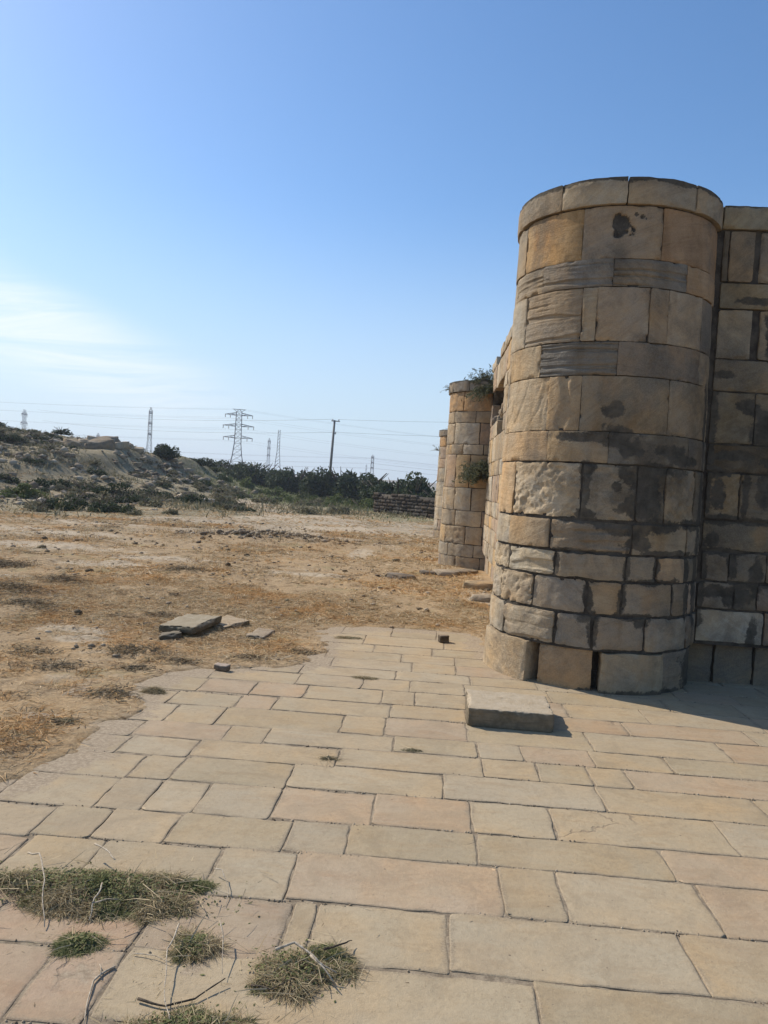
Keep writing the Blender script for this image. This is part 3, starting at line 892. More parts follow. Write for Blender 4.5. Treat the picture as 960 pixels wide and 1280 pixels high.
TC = [
 # z0, z1, gap, rough, radius shift, [joint angles], {index: (style, colour)}
 (3.995, 4.215, .003, .006, .030, [-150, -112, -78, -42.4, -7.2, 32.1, 72], {}),
 (3.56, 3.985, .0025, .004, 0, [-150, -115, -72, -29.4, 13.1, 72], {2: ('plain', (.46, .295, .145)), 3: ('plain', (.30, .228, .158)), 4: ('plain', (.335, .215, .125))}),
 (3.335, 3.56, .0025, .005, 0, [-150, -120, -86, -53, -11.7, 30.5, 72], {2: ('groove', TAN), 3: ('groove', GREY), 4: ('groove', (.225, .19, .15)), 5: ('plain', (.35, .245, .155))}),
 (2.89, 3.33, .0025, .006, 0, [-150, -105, -65.7, -26.8, -19.0, 8.6, 19.3, 46.2, 72], {1: ('plain', LIGHT), 2: ('groove', (.28, .225, .165)), 3: ('plain', TAN), 4: ('plain', (.36, .28, .20)), 5: ('plain', (.33, .25, .17)), 6: ('vein', (.37, .295, .215)), 7: ('plain', (.24, .19, .14))}),
 (2.61, 2.885, .002, .004, 0, [-150, -118, -84, -50.4, -6.6, 47, 72], {2: ('vein', (.42, .315, .20)), 3: ('groove', (.215, .187, .152)), 4: ('vein', (.27, .205, .145))}),
 (2.15, 2.605, .002, .005, 0, [-150, -125, -85, -43.1, -24.1, 23.4, 72], {2: ('vein', (.40, .305, .20)), 3: ('crack', (.38, .285, .185)), 4: ('plain', (.30, .235, .16)), 5: ('plain', (.275, .21, .14))}),
 (1.89, 2.145, .002, .005, 0, [-150, -120, -95, -41.1, -8.0, 40, 72], {2: ('plain', (.40, .295, .19)), 3: ('plain', (.33, .255, .17)), 4: ('plain', (.21, .18, .14)), 5: ('plain', (.19, .16, .125))}),
 (1.42, 1.885, .008, .010, 0, [-150, -110, -65.2, -20.5, 8, 25, 50, 72], {1: ('plain', (.44, .31, .185)), 2: ('pitted', (.43, .35, .25)), 3: ('pitted', (.36, .285, .195)), 4: ('plain', DARK), 5: ('pitted', (.34, .275, .195)), 6: ('plain', DARK)}),
 (1.15, 1.41, .008, .010, 0, [-150, -100, -66, -35.8, 7.1, 44, 72], {1: ('plain', LIGHT), 2: ('plain', (.38, .285, .185)), 3: ('layer', (.28, .22, .155)), 4: ('plain', (.32, .245, .16))}),
 (.93, 1.14, .010, .012, 0, [-150, -100, -65.1, -31.7, 5, 22.3, 43.1, 72], {1: ('pitted', LIGHT), 2: ('layer', (.44, .37, .27)), 3: ('plain', (.35, .275, .19)), 4: ('plain', (.31, .25, .18)), 5: ('plain', (.41, .28, .165)), 6: ('plain', DARK)}),
 (.645, .92, .010, .013, 0, [-150, -105, -72, -44, -14.2, 3.8, 34.1, 52, 72], {1: ('pitted', LIGHT), 2: ('pitted', (.40, .31, .21)), 3: ('plain', (.32, .255, .185)), 4: ('plain', (.33, .25, .165)), 5: ('plain', (.30, .235, .165)), 6: ('plain', (.27, .215, .155))}),
 (.355, .635, .010, .013, 0, [-150, -110, -65, -29.3, -9.8, 17.8, 50, 72], {1: ('plain', LIGHT), 2: ('layer', (.42, .335, .235)), 3: ('plain', (.30, .255, .20)), 4: ('plain', (.29, .23, .165)), 5: ('plain', (.35, .30, .235)), 6: ('plain', (.25, .20, .15))}),
]
sn = 100
def tower_course(T, mp, z0, z1, gap, rough, shift, js, ov, cell, smear, zs=1.0, holes={}, rad=.9):
    global sn
    for k in range(len(js) - 1):
        sn += 1
        st, c = ov.get(k, ('plain', rng.choice([TAN, LIGHT, TAN, PINK])))
        g = gap*rng.uniform(.8, 1.3)
        vis = -100 < (js[k] + js[k+1])/2 < 75
        sm = [s for s in (smear or []) if s[1] + s[3]*1.7 > z0 and s[1] - s[3]*1.7 < z1] if smear else None
        SM_NOW[0] = sm if T is T1 else False
        stone(T, D(js[k]) + g/rad, D(js[k+1]) - g/rad, z0 + g*.7, z1 - g*.7, mp, sn, c, cell if vis else cell*2.2, .14, rough, st, sm, holes.get(k, ()), shift + rng.uniform(-.004, .004)*(1 + rough*60), rad)
for ci, (z0, z1, gap, rough, sh, js, ov) in enumerate(TC):
    hol = {3: [(D(-9.6), 3.835, .060, .07), (D(-11.5), 3.875, .045, .05), (D(-8.0), 3.88, .035, .05), (D(1.5), 3.90, .026, .02), (D(-1.5), 3.915, .018, .012), (D(3.4), 3.885, .014, .01)]} if ci == 1 else {}
    tower_course(T1, tm, z0, z1, gap, rough, sh, js, ov, .0135, RIM if ci == 0 else SM1, 1, hol)
for a, b, z1, c, o in ((-150, -116, .35, TAN, 0), (-114, -91, .35, LIGHT, 0), (-89.5, -43.4, .345, (.43, .335, .225), .035), (-38.0, -8.6, .345, (.36, .25, .15), -.035), (-4.3, 29.6, .335, (.33, .27, .19), .02), (30.2, 54, .34, (.24, .195, .145), -.01), (55, 72, .34, DARK, -.03)):
    sn += 1
    stone(T1, D(a), D(b), -.12, z1, tm, sn, c, .0135, .2, .011, 'plain', [(D(20), -.02, D(40), .06), (D(60), .1, D(14), .2)], (), o, .92)
surface_core('mortar_core', T1, tm, D(-155), D(78), .34, 4.1, .03, .02, -.020, .003, 3)
surface_core('mortar_core', T1, tm, D(-155), D(78), -.2, .38, .03, .03, -.17, .01, 4)
top_cap(T1, tm, 0, 0, 4.17, .05)

# ---- walls
def wall_x(y0):                     # faces -Y; u is x
    return lambda u, z, d: np.stack([u, y0 - d, z], 1)
def wall_y(x0):                     # faces -X; u is y (running away from the camera)
    return lambda u, z, d: np.stack([x0 - d, -u, z], 1)

def wall_course(T, mp, z0, z1, js, rough, gap, ov, cell, smear, out=0.0, skip=(), tone=1.0):
    global sn
    for k in range(len(js) - 1):
        if k in skip: continue
        sn += 1
        st, c = ov.get(k, (rng.choice(['plain', 'plain', 'plain', 'vein', 'pitted']), rng.choice([TAN, LIGHT, TAN, PINK, GREY])))
        g = gap*rng.uniform(.8, 1.3)
        sm = [s for s in smear if s[1] + s[3]*1.7 > z0 and s[1] - s[3]*1.7 < z1] if smear else None
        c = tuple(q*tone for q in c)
        stone(T, js[k] + g, js[k+1] - g, z0 + g*.7, z1 - g*.7, mp, sn, c, cell, .16, rough, st, sm, (), out + rng.uniform(-.006, .006), 1.0)

def rand_joints(a, b, lo, hi):
    js = [a]
    while b - js[-1] > hi*1.25: js.append(js[-1] + rng.uniform(lo, hi))
    return js + [b]

WB = thing('fortress_wall', 'shaded straight stone wall running right from the nearest tower to the frame edge', 'wall', (0, 6.96, 0))
mB = wall_x(0.0)
SMB = [(2.40, 2.44, .07, .16), (2.42, 2.1, .05, .22), (2.42, 1.75, .045, .25), (2.75, 2.46, .10, .075), (2.86, 2.40, .07, .09), (2.66, 2.48, .06, .04), (2.44, 1.9, .18, .05), (2.51, 1.71, .085, .12), (2.75, 1.68, .035, .22), (2.55, 1.475, .2, .05), (2.9, 1.47, .2, .04),
       (2.42, 1.0, .05, .3), (2.41, .7, .04, .2), (2.69, 1.06, .05, .14), (2.75, .80, .16, .10), (2.6, 1.19, .25, .035), (2.85, .92, .2, .03), (2.95, 2.0, .1, .06), (2.62, 2.05, .22, .05), (2.93, 1.75, .06, .2), (2.5, 2.75, .12, .04), (2.85, 2.25, .12, .12), (2.55, .84, .1, .06), (2.9, .98, .06, .2), (2.5, 1.3, .05, .08), (2.86, 3.1, .05, .2), (2.7, 3.4, .2, .04), (2.9, .52, .05, .12), (3.3, 2.1, .3, .2), (3.6, 1.3, .3, .2), (4.5, 1.8, .4, .3)]
WC = [(3.56, 4.0, [2.40, 2.455, 2.675, 2.72, 3.25, 3.9, 4.6, 5.3, 6.0, 6.8], .006, {1: ('plain', (.33, .25, .165)), 0: ('plain', DARK), 2: ('plain', DARK), 3: ('plain', (.37, .29, .2))}, (2,)),
      (3.325, 3.55, [2.40, 3.5, 4.6, 5.7, 6.8], .005, {0: ('plain', (.30, .245, .165))}, ()),
      (2.89, 3.32, [2.40, 2.70, 2.76, 3.15, 3.8, 4.5, 5.2, 6.0, 6.8], .008, {0: ('plain', (.37, .30, .21)), 2: ('crack', (.35, .285, .2))}, (1,)),
      (2.61, 2.885, [2.40, 3.35, 4.3, 5.4, 6.8], .005, {0: ('plain', (.29, .235, .16))}, ()),
      (2.15, 2.60, [2.40, 2.78, 3.3, 4.0, 4.7, 5.5, 6.8], .009, {0: ('plain', (.30, .25, .175)), 1: ('plain', (.29, .24, .17))}, ()),
      (1.90, 2.14, [2.40, 2.95, 3.7, 4.5, 5.4, 6.8], .009, {0: ('plain', DARK)}, ()),
      (1.48, 1.89, [2.41, 2.705, 3.15, 3.8, 4.5, 5.2, 6.8], .011, {0: ('pitted', (.34, .27, .18)), 1: ('pitted', (.28, .235, .175))}, ()),
      (1.205, 1.465, [2.41, 3.05, 3.8, 4.6, 5.5, 6.8], .010, {0: ('plain', (.34, .265, .17))}, ()),
      (.935, 1.19, [2.42, 2.66, 2.98, 3.5, 4.2, 5.0, 6.8], .012, {0: ('vein', (.30, .255, .2)), 1: ('plain', (.24, .20, .15))}, ()),
      (.685, .92, [2.40, 2.72, 2.92, 3.4, 4.1, 5.0, 6.8], .011, {0: ('plain', (.31, .26, .2)), 1: ('plain', (.2, .17, .13))}, ()),
      (.385, .672, [2.41, 2.995, 3.5, 4.2, 5.1, 6.8], .012, {0: ('plain', (.47, .42, .345))}, ())]
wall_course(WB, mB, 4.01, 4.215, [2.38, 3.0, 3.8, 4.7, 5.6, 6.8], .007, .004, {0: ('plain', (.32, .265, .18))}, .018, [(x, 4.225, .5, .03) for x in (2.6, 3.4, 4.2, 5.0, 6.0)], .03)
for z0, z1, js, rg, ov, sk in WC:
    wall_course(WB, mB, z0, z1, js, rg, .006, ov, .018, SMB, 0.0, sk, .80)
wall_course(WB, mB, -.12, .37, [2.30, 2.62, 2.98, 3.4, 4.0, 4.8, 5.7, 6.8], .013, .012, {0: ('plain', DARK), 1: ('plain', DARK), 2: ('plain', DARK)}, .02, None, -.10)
surface_core('mortar_core', WB, mB, 2.2, 6.8, .36, 4.12, .03, .02, -.023, .007, 5)
surface_core('mortar_core', WB, mB, 2.2, 6.8, -.2, .36, .06, .05, -.15, .01, 6)
wt = MB(); wt.box((4.6, .5, 4.10), (4.5, .78, .12)); wt.box((4.6, .93, 1.95), (4.5, .08, 4.2))
obj('wall_back', wt.mesh('wall_back', M_MORTAR), WB)

def side_wall(label, ya, yb, zt, seedoff, cell, niche=False):
    T = thing('fortress_wall', label, 'wall', (1.08, 0, 0))
    mA = wall_y(0.0)
    zc = list(Z_C); 
    for i in range(len(zc) - 1):
        z1, z0 = zc[i], zc[i+1]
        if z0 > zt - .12: continue
        z1 = min(z1, zt)
        js = rand_joints(ya, yb, .34, .85)
        skip = []
        for k in range(len(js) - 1):
            c = (js[k] + js[k+1])/2
            if niche:
                if 13.0 < c < 15.6 and 2.95 < (z0 + z1)/2 < 3.62: skip.append(k)
                if 13.1 < c < 14.0 and 2.6 < (z0 + z1)/2 < 2.95: skip.append(k)
                if 12.3 < c < 13.0 and 2.1 < (z0 + z1)/2 < 2.5 and rng.random() < .6: skip.append(k)
            elif rng.random() < .05: skip.append(k)
        if i == 0 and niche:
            skip += [k for k in range(len(js) - 1) if rng.random() < .22]
        out = .02 if i == 0 else (-.06 if i == 12 else 0.0)
        jn = [-j for j in js][::-1]
        n = len(js) - 1
        sk = [n - 1 - s for s in skip]
        # wall_y maps u -> -y, so joints run from far to near
        ov = {}
        for k in range(n):
            r = rng.random()
            ov[k] = (rng.choice(['plain', 'plain', 'vein', 'pitted']), LIGHT if r < .35 else (TAN if r < .7 else ((.43, .31, .18) if r < .85 else PINK)))
        wall_course(T, mA, z0, z1 - (rng.uniform(.0, .05) if i == 0 else 0), jn, .012, .009, ov, cell, None, out, sk)
    surface_core('mortar_core', T, mA, -yb, -ya, -.2, zt - .08, .08, .06, -.03 if not niche else -.03, .012, 7 + seedoff) if not niche else None
    if niche:
        # core with the hollow left open, and rubble at the back of it
        nu, nv = 170, 70
        U, Zz = np.meshgrid(np.linspace(-yb, -ya, nu + 1), np.linspace(-.2, zt - .17, nv + 1))
        u, z = U.ravel(), Zz.ravel()
        y = -u
        arch = sstep(.05, -.05, np.hypot((y - 14.3)/1.25, (z - 3.02)/.66*np.where(z > 3.02, 1, 20)) - 1)
        slot = sstep(.06, -.06, np.maximum(np.abs(y - 13.55) - .4, np.abs(z - 2.78) - .17))
        p3 = np.stack([u, z, z*0], 1)
        dd = -.03 - .13*sstep(.40, .36, z) + .012*fbm(p3*9, 3, 79) - arch*(.48 + .10*fbm(p3*5, 3, 80)) - slot*.45
        V = mA(u, z, dd)
        idx = np.arange((nu+1)*(nv+1)).reshape(nv+1, nu+1)
        Q = np.stack([idx[:-1, :-1].ravel(), idx[:-1, 1:].ravel(), idx[1:, 1:].ravel(), idx[1:, :-1].ravel()], 1)
        obj('mortar_core', mesh('mortar_core', V, Q, M_MORTAR, True), T)
        for k in range(26):
            y_, z_ = rng.uniform(13.2, 15.4), rng.uniform(2.93, 3.02)
            s = rng.uniform(.06, .14)
            rub = rock_mesh(s, rng.randint(0, 5))
            o = obj('rubble_stone', rub, T, (rng.uniform(.08, .34), y_, z_ + s*.3), (rng.random()*3, rng.random()*3, rng.random()*3), color=rng.choice([TAN, GREY, LIGHT]))
    b = MB(); b.box((.40, (ya + yb)/2, zt - .22), (.66, yb - ya - .1, .12)); b.box((.72, (ya + yb)/2, zt/2 - .1), (.08, yb - ya - .1, zt))
    obj('wall_back', b.mesh('wall_back', M_MORTAR), T)
    return T

_rocks = {}
def rock_mesh(s, k, m=None, flat=.7):
    key = (round(s, 2), k, m.name if m else '', flat)
    if key in _rocks: return _rocks[key]
    import bmesh
    bm = bmesh.new()
    bmesh.ops.create_icosphere(bm, subdivisions=3, radius=1.0)
    V = np.array([v.co[:] for v in bm.verts]); F = np.array([[v.index for v in f.verts] for f in bm.faces])
    bm.free()
    n = fbm(V*1.2 + k*13.7, 5, 81, .6)
    V = np.sign(V)*np.abs(V)**.55
    V *= (1 + .50*n)[:, None]
    V[:, 2] = np.where(V[:, 2] > .45, .45 + (V[:, 2] - .45)*.35 + .10*fbm(V*3 + k, 3, 82), V[:, 2])
    V *= np.array([1.0, .72 + .1*k/5, flat])*s
    me = mesh('rock', V, F, m or M_STONE, False)
    _rocks[key] = me
    return me

side_wall('sunlit broken stone wall with a dark arched hollow between the nearest and second towers', 8.02, 15.85, 4.19, 0, .03, True)
side_wall('sunlit stone wall section hidden behind the second tower and reaching the farthest tower', 17.27, 25.1, 3.75, 1, .06, False)

# ---- the two farther towers
def far_tower(label, x, y, zb, courses, cell, capz, lowcol):
    T = thing('round_tower', label, 'tower', (x, y, zb))
    mp = tower_map()
    n = len(courses) - 1
    for i in range(n):
        z1, z0 = courses[i], courses[i+1]
        js = [-150]
        while js[-1] < 40: js.append(js[-1] + rng.uniform(22, 44))
        js[-1] = 60
        ov = {}
        for k in range(len(js) - 1):
            r = rng.random()
            base = (.40, .285, .165) if r < .12 else (PINK if r < .28 else (LIGHT if r < .62 else TAN))
            if i == 0: base = GREY
            if i == 1: base = (.40, .265, .15)
            ov[k] = (rng.choice(['plain', 'vein', 'plain', 'pitted' if i in (5, 8) else 'plain', 'groove' if i == 2 else 'plain']), base)
        tower_course(T, mp, z0, z1, .008, .010, .045 if i == 0 else 0, js, ov, cell, [(D(a), z1 + .01, D(30), .05) for a in range(-150, 70, 20)] if i == 0 else None)
    surface_core('mortar_core', T, mp, D(-160), D(70), courses[-1], courses[0] - .08, .06, .06, -.03, .012, 9)
    top_cap(T, mp, 0, 0, courses[0] - .05, .06)
    return T
T2 = far_tower('second round stone tower with a grey green bush growing at its right side', 1.131, 16.56, 0, [3.85, 3.62, 3.22, 2.98, 2.54, 2.33, 1.65, 1.18, .86, .49, .23, -.25], .03, 3.85, None)
T3 = far_tower('farthest and narrowest looking round stone tower showing as a sliver left of the second tower', 1.02, 25.8, -.12, [3.66, 3.45, 3.1, 2.7, 2.4, 1.95, 1.5, 1.1, .7, .35, -.2], .05, 3.6, None)

# ------------------------------------------------------------------ the loose slab by the tower
def chipped_block(name, sx, sy, sz, m, seed, cell=.012, rough=.006):
    """a rough cuboid: six displaced faces welded as one mesh"""
    import bmesh
    nx_, ny_, nz_ = max(2, int(sx/cell)), max(2, int(sy/cell)), max(2, int(sz/cell))
    V = {}; F = []
    def vid(i, j, k):
        return V.setdefault((i, j, k), len(V))
    for k in (0, nz_):
        for i in range(nx_):
            for j in range(ny_):
                f = (vid(i, j, k), vid(i+1, j, k), vid(i+1, j+1, k), vid(i, j+1, k))
                F.append(f if k else f[::-1])
    for j in (0, ny_):
        for i in range(nx_):
            for k in range(nz_):
                f = (vid(i, j, k), vid(i+1, j, k), vid(i+1, j, k+1), vid(i, j, k+1))
                F.append(f if not j else f[::-1])
    for i in (0, nx_):
        for j in range(ny_):
            for k in range(nz_):
                f = (vid(i, j, k), vid(i, j+1, k), vid(i, j+1, k+1), vid(i, j, k+1))
                F.append(f if i else f[::-1])
    P = np.array([(i/nx_ - .5, j/ny_ - .5, k/nz_) for i, j, k in V])*np.array([sx, sy, sz])
    q = P + seed*5.1
    dx = sx/2 - np.abs(P[:, 0]); dy = sy/2 - np.abs(P[:, 1]); dz = np.minimum(sz - P[:, 2], .5)
    s = np.sort(np.stack([dx, dy, dz], 1), 1)
    ed = s[:, 0] + s[:, 1]            # small near an edge
    n = fbm(q*14, 3, 91); n2 = fbm(q*5, 3, 92)
    pull = rough*1.6*np.exp(-(ed/.018)**2)*np.clip(.6 + 1.3*n, 0, 2)
    c = np.array([0, 0, sz/2]); dirv = c - P; dirv /= np.linalg.norm(dirv, axis=1)[:, None] + 1e-9
    P = P + dirv*(pull + rough*.5*n2 + rough*.22*fbm(q*40, 2, 93))[:, None]
    front = (np.abs(dy) < 1e-6)
    P[front, 1] += np.sign(-P[front, 1])*np.clip(.012*fbm(q[front]*9, 3, 94), -.01, .02)
    return mesh(name, P, np.array(F), m, True, {'smear': np.zeros(len(P)), 'edge': np.zeros(len(P))})

tag(obj('stone_slab', chipped_block('stone_slab', .585, .50, .125, M_SIDE_SHADED, 3, .009, .011), None, (.632, 5.445, .001), (0, 0, D(-1.0)), (.44, .36, .255)),
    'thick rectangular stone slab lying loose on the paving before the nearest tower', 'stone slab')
# pale chalky fillet of mortar along its front rim
tag(obj('stone_brick', chipped_block('stone_brick', .10, .08, .075, M_SIDE_SHADED, 5, .012), None, (.215, 8.0, .002), (0, 0, D(14)), (.25, .19, .13)),
    'small dark brick of stone standing alone at the far end of the paving', 'stone')
tag(obj('stone_chunk', chipped_block('stone_chunk', .125, .07, .045, M_SIDE_SHADED, 6, .012), None, (-1.63, 6.17, .008), (D(4), D(3), D(-18)), (.40, .32, .25)),
    'palm sized pinkish stone chunk on the left edge of the paving', 'stone')
zz = gz(-2.35, 7.6)
tag(obj('tilted_slab', chipped_block('tilted_slab', .42, .56, .065, M_SIDE_SHADED, 8, .012, .020), None, (-2.36, 7.62, zz + .022), (D(3.5), D(-3), D(-12)), (.33, .275, .19)),
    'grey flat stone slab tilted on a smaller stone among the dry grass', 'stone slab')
tag(obj('propping_stone', chipped_block('propping_stone', .22, .12, .06, M_SIDE_SHADED, 9, .012, .018), None, (-2.43, 7.24, gz(-2.43, 7.24) + .0), (D(3), D(-8), D(22)), (.21, .175, .125)),
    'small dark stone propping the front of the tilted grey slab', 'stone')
tag(obj('sunken_slab', chipped_block('sunken_slab', .34, .42, .06, M_SIDE_SHADED, 10, .014, .020), None, (-2.08, 7.95, gz(-2.08, 7.95) - .015), (D(3), D(2), D(-25)), (.40, .31, .205)),
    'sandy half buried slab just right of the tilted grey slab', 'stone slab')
tag(obj('sunken_slab', chipped_block('sunken_slab', .20, .36, .05, M_SIDE_SHADED, 11, .014, .018), None, (-1.63, 7.58, gz(-1.63, 7.58) - .015), (D(2), D(3), D(-8)), (.36, .285, .20)),
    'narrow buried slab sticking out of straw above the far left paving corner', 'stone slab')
for lab, x, y, s, k, c in (('dark topped flat boulder in the straw left of the second tower', -.47, 13.2, .24, 0, GREY), ('pale flat boulder at the foot of the second tower', .35, 14.25, .26, 1, LIGHT),
                           ('sandy boulder beside the sunlit wall foot', .88, 11.3, .22, 2, LIGHT), ('grey rubble stone in front of the second tower foot', .02, 14.2, .16, 3, GREY),
                           ('rounded tan stone between the second tower and the sunlit wall', .72, 14.7, .22, 4, TAN), ('long low sandy stone against the sunlit wall foot', .95, 12.6, .30, 5, (.44, .33, .2)),
                           ('white boulder lying at the foot of the hill', -12.9, 43.0, .55, 2, (.55, .50, .42)), ('small bright stone on the lower hill slope', -11.6, 31.5, .16, 3, (.6, .56, .48))):
    tag(obj('boulder', rock_mesh(s, k, None, .35 if s < .5 else .45), None, (x, y, gz(x, y) + s*.12), (0, 0, rng.random()*3), c), lab, 'boulder')

# ------------------------------------------------------------------ straw, grass, weeds
def blades(x, y, z, L, W, lift, seed, bend=.3, up=None):
    """thin bent two-piece leaves; returns V, Q"""
    n = len(x); r = np.random.default_rng(seed)
    a = r.uniform(0, 2*np.pi, n)
    dx, dy = np.cos(a), np.sin(a)
    t1 = r.uniform(*lift, n)
    t2 = t1 - r.uniform(0, bend, n)
    nx_, ny_ = -dy, dx
    p0 = np.stack([x, y, z], 1)
    h = L*.5
    p1 = p0 + np.stack([dx*np.cos(t1)*h, dy*np.cos(t1)*h, np.sin(t1)*h], 1)
    p2 = p1 + np.stack([dx*np.cos(t2)*h, dy*np.cos(t2)*h, np.sin(t2)*h], 1)
    s = np.stack([nx_, ny_, np.zeros(n)], 1)*(W/2)[:, None]
    s[:, 2] = r.uniform(-.5, .5, n)*W
    V = np.stack([p0 - s, p0 + s, p1 - s*.8, p1 + s*.8, p2 - s*.25, p2 + s*.25], 1).reshape(-1, 3)
    b = (np.arange(n)*6)[:, None]
    Q = np.concatenate([b + np.array([0, 1, 3, 2]), b + np.array([2, 3, 5, 4])])
    return V, Q

def scatter(n, x0, x1, y0, y1, seed, keep):
    r = np.random.default_rng(seed)
    x = r.uniform(x0, x1, n); y = r.uniform(y0, y1, n)
    k = keep(x, y, r)
    return x[k], y[k], r

def field_keep(p):
    def f(x, y, r):
        P = np.stack([x, y, x*0], 1)
        sdv = poly_sd(P[:, :2], PAVE) + .16*fbm(P*2.2, 4, 31) + .07*fbm(P*9, 3, 32) + .03
        d = .56 + 1.4*fbm(P*.8, 4, 101) + .7*fbm(P*3.2, 3, 102)
        d = d*sstep(-.02, .45, sdv) + .03*(sdv > 0)
        bv = np.zeros(len(x))
        for c in ((-5.4, 12.6, 1.0, .55), (-4.8, 13.7, 1.3, .5), (-3.4, 7.3, .45, .3), (-1.9, 12.7, .9, .3), (-1.55, 17.4, .45, 1.8), (-5.9, 10.5, .6, .35), (-7.5, 14.5, 2, .8)):
            bv = np.maximum(bv, np.exp(-((x - c[0])/c[2])**2 - ((y - c[1])/c[3])**2))
        d = d*(1 - .85*bv)
        wall = (x < 1.0) & ~((np.hypot(x - 1.131, y - 16.56) < .98)) & ~((np.hypot(x - 1.538, y - 7.287) < .98))
        return (r.random(len(x)) < d*p) & (sdv > -.02) & wall
    return f
x1, y1, r1 = scatter(230000, -6.5, 1.0, 3.6, 11, 201, field_keep(1.3))
x2, y2, r2 = scatter(120000, -14, 1.0, 11, 24, 202, field_keep(.7))
x3, y3, r3 = scatter(70000, -22, 2.5, 22, 46, 205, field_keep(.55))
VV, QQ, kk = [], [], 0
for x, y, r, l0, l1, wmin, wmax in ((x1, y1, r1, .03, .12, .0022, .0062), (x2, y2, r2, .05, .18, .006, .013), (x3, y3, r3, .08, .24, .012, .026)):
    z = gzs(x, y)
    V, Q = blades(x, y, z + .004, r.uniform(l0, l1, len(x)), r.uniform(wmin, wmax, len(x)), (-.06, .36), 5)
    VV.append(V); QQ.append(Q + kk); kk += len(V)
tag(obj('dry_straw', mesh('dry_straw', np.concatenate(VV), np.concatenate(QQ), M_STRAW)), kind='stuff')

# upright dry tufts
r = np.random.default_rng(77)
VV, QQ, kk = [], [], 0
tx, ty, _ = scatter(2600, -9, .9, 3.7, 24, 203, field_keep(.75))
for i in range(len(tx)):
    n = r.integers(8, 24)
    s = .035 + .010*ty[i]*.5
    x = tx[i] + r.normal(0, s*.5, n); y = ty[i] + r.normal(0, s*.5, n)
    V, Q = blades(x, y, np.full(n, gz(tx[i], ty[i])), r.uniform(.025, .075, n)*(1 + ty[i]*.04), np.full(n, .003 + .0003*ty[i]), (.5, 1.4), 1000 + i, .9)
    VV.append(V); QQ.append(Q + kk); kk += len(V)
tag(obj('dry_grass', mesh('dry_grass', np.concatenate(VV), np.concatenate(QQ), M_STRAW)), kind='stuff')

# dark clumps of matted litter
VV, QQ, kk = [], [], 0
cx_, cy_, rc = scatter(1000, -11, .9, 3.9, 23, 204, field_keep(.55))
fixed = [(-2.51, 6.48, .26), (-4.38, 8.21, .28), (-5.14, 9.14, .40), (-5.0, 10.19, .30), (-2.16, 5.24, .20), (-2.85, 8.23, .2), (-3.83, 11.88, .34), (-1.9, 5.4, .10), (-2.19, 4.59, .10), (-2.9, 5.9, .2), (-3.3, 6.3, .2), (-2.3, 6.0, .16), (-6.6, 11.65, .4), (-2.0, 6.3, .14), (-1.5, 6.6, .12), (-1.1, 7.0, .14)]
cl_ = fixed + [(a, b_, rc.uniform(.04, .13)*(1 + b_*.04)) for a, b_ in zip(cx_, cy_)]
for i, (a, b_, s_) in enumerate(cl_):
    n = int(100 + 1100*s_*s_*10) if i < 16 else int(16 + 300*s_)
    x = a + rc.normal(0, s_*.55, n); y = b_ + rc.normal(0, s_*.38, n)
    z = gzs(x, y) + np.abs(rc.normal(0, s_*.06, n))
    V, Q = blades(x, y, z, rc.uniform(.012, .06, n)*(1 + b_*.03), rc.uniform(.002, .006, n)*(1 + b_*.06), (-.3, .35), 3000 + i, .6)
    VV.append(V); QQ.append(Q + kk); kk += len(V)
tag(obj('weed_litter', mesh('weed_litter', np.concatenate(VV), np.concatenate(QQ), M_LITTER)), kind='stuff')

# clods and pebbles
def clods(n, x0, x1, y0, y1, smin, smax, seed, keep, m, name, flat=.6, pw=2.0):
    x, y, r = scatter(n, x0, x1, y0, y1, seed, keep)
    ico = np.array([(0, 0, 1), (.894, 0, .447), (.276, .851, .447), (-.724, .526, .447), (-.724, -.526, .447), (.276, -.851, .447), (.724, .526, -.447), (-.276, .851, -.447), (-.894, 0, -.447), (-.276, -.851, -.447), (.724, -.526, -.447), (0, 0, -1)])
    T = np.array([(0,1,2),(0,2,3),(0,3,4),(0,4,5),(0,5,1),(1,6,2),(2,7,3),(3,8,4),(4,9,5),(5,10,1),(6,7,2),(7,8,3),(8,9,4),(9,10,5),(10,6,1),(11,7,6),(11,8,7),(11,9,8),(11,10,9),(11,6,10)])
    k = len(x)
    s = smin + (smax - smin)*r.random(k)**pw
    s = s*(1 + .05*y) if name != 'joint_grit' else s
    V = ico[None]*(1 + r.uniform(-.3, .3, (k, 12, 1)))*s[:, None, None]*np.stack([r.uniform(.8, 1.4, k), r.uniform(.7, 1.1, k), r.uniform(.4, .9, k)*flat*1.4], 1)[:, None, :]
    a = r.uniform(0, 6.28, k); ca, sa = np.cos(a)[:, None], np.sin(a)[:, None]
    V = np.stack([V[..., 0]*ca - V[..., 1]*sa, V[..., 0]*sa + V[..., 1]*ca, V[..., 2]], 2)
    z = gzs(x, y) if name != 'joint_grit' else np.full(k, -.004)
    V += np.stack([x, y, z + s*.25], 1)[:, None, :]
    F = (T[None] + (np.arange(k)*12)[:, None, None]).reshape(-1, 3)
    return tag(obj(name, mesh(name, V.reshape(-1, 3), F, m)), kind='stuff')
def clod_keep(x, y, r):
    P = np.stack([x, y, x*0], 1)
    d = .25 + .9*fbm(P*1.3, 4, 111)
    ok = (poly_sd(P[:, :2], PAVE) > .02) & (x < 1.0) & (np.hypot(x - 1.131, y - 16.56) > 1.0) & (np.hypot(x - 1.538, y - 7.287) > .95)
    return (r.random(len(x)) < d) & ok
clods(12000, -11, 1, 3.8, 26, .004, .026, 301, clod_keep, M_CLOD, 'soil_clods', .6, 4)
clods(450, -10, 1, 3.9, 24, .018, .050, 304, clod_keep, M_LITTER, 'dark_clods', .6, 3)
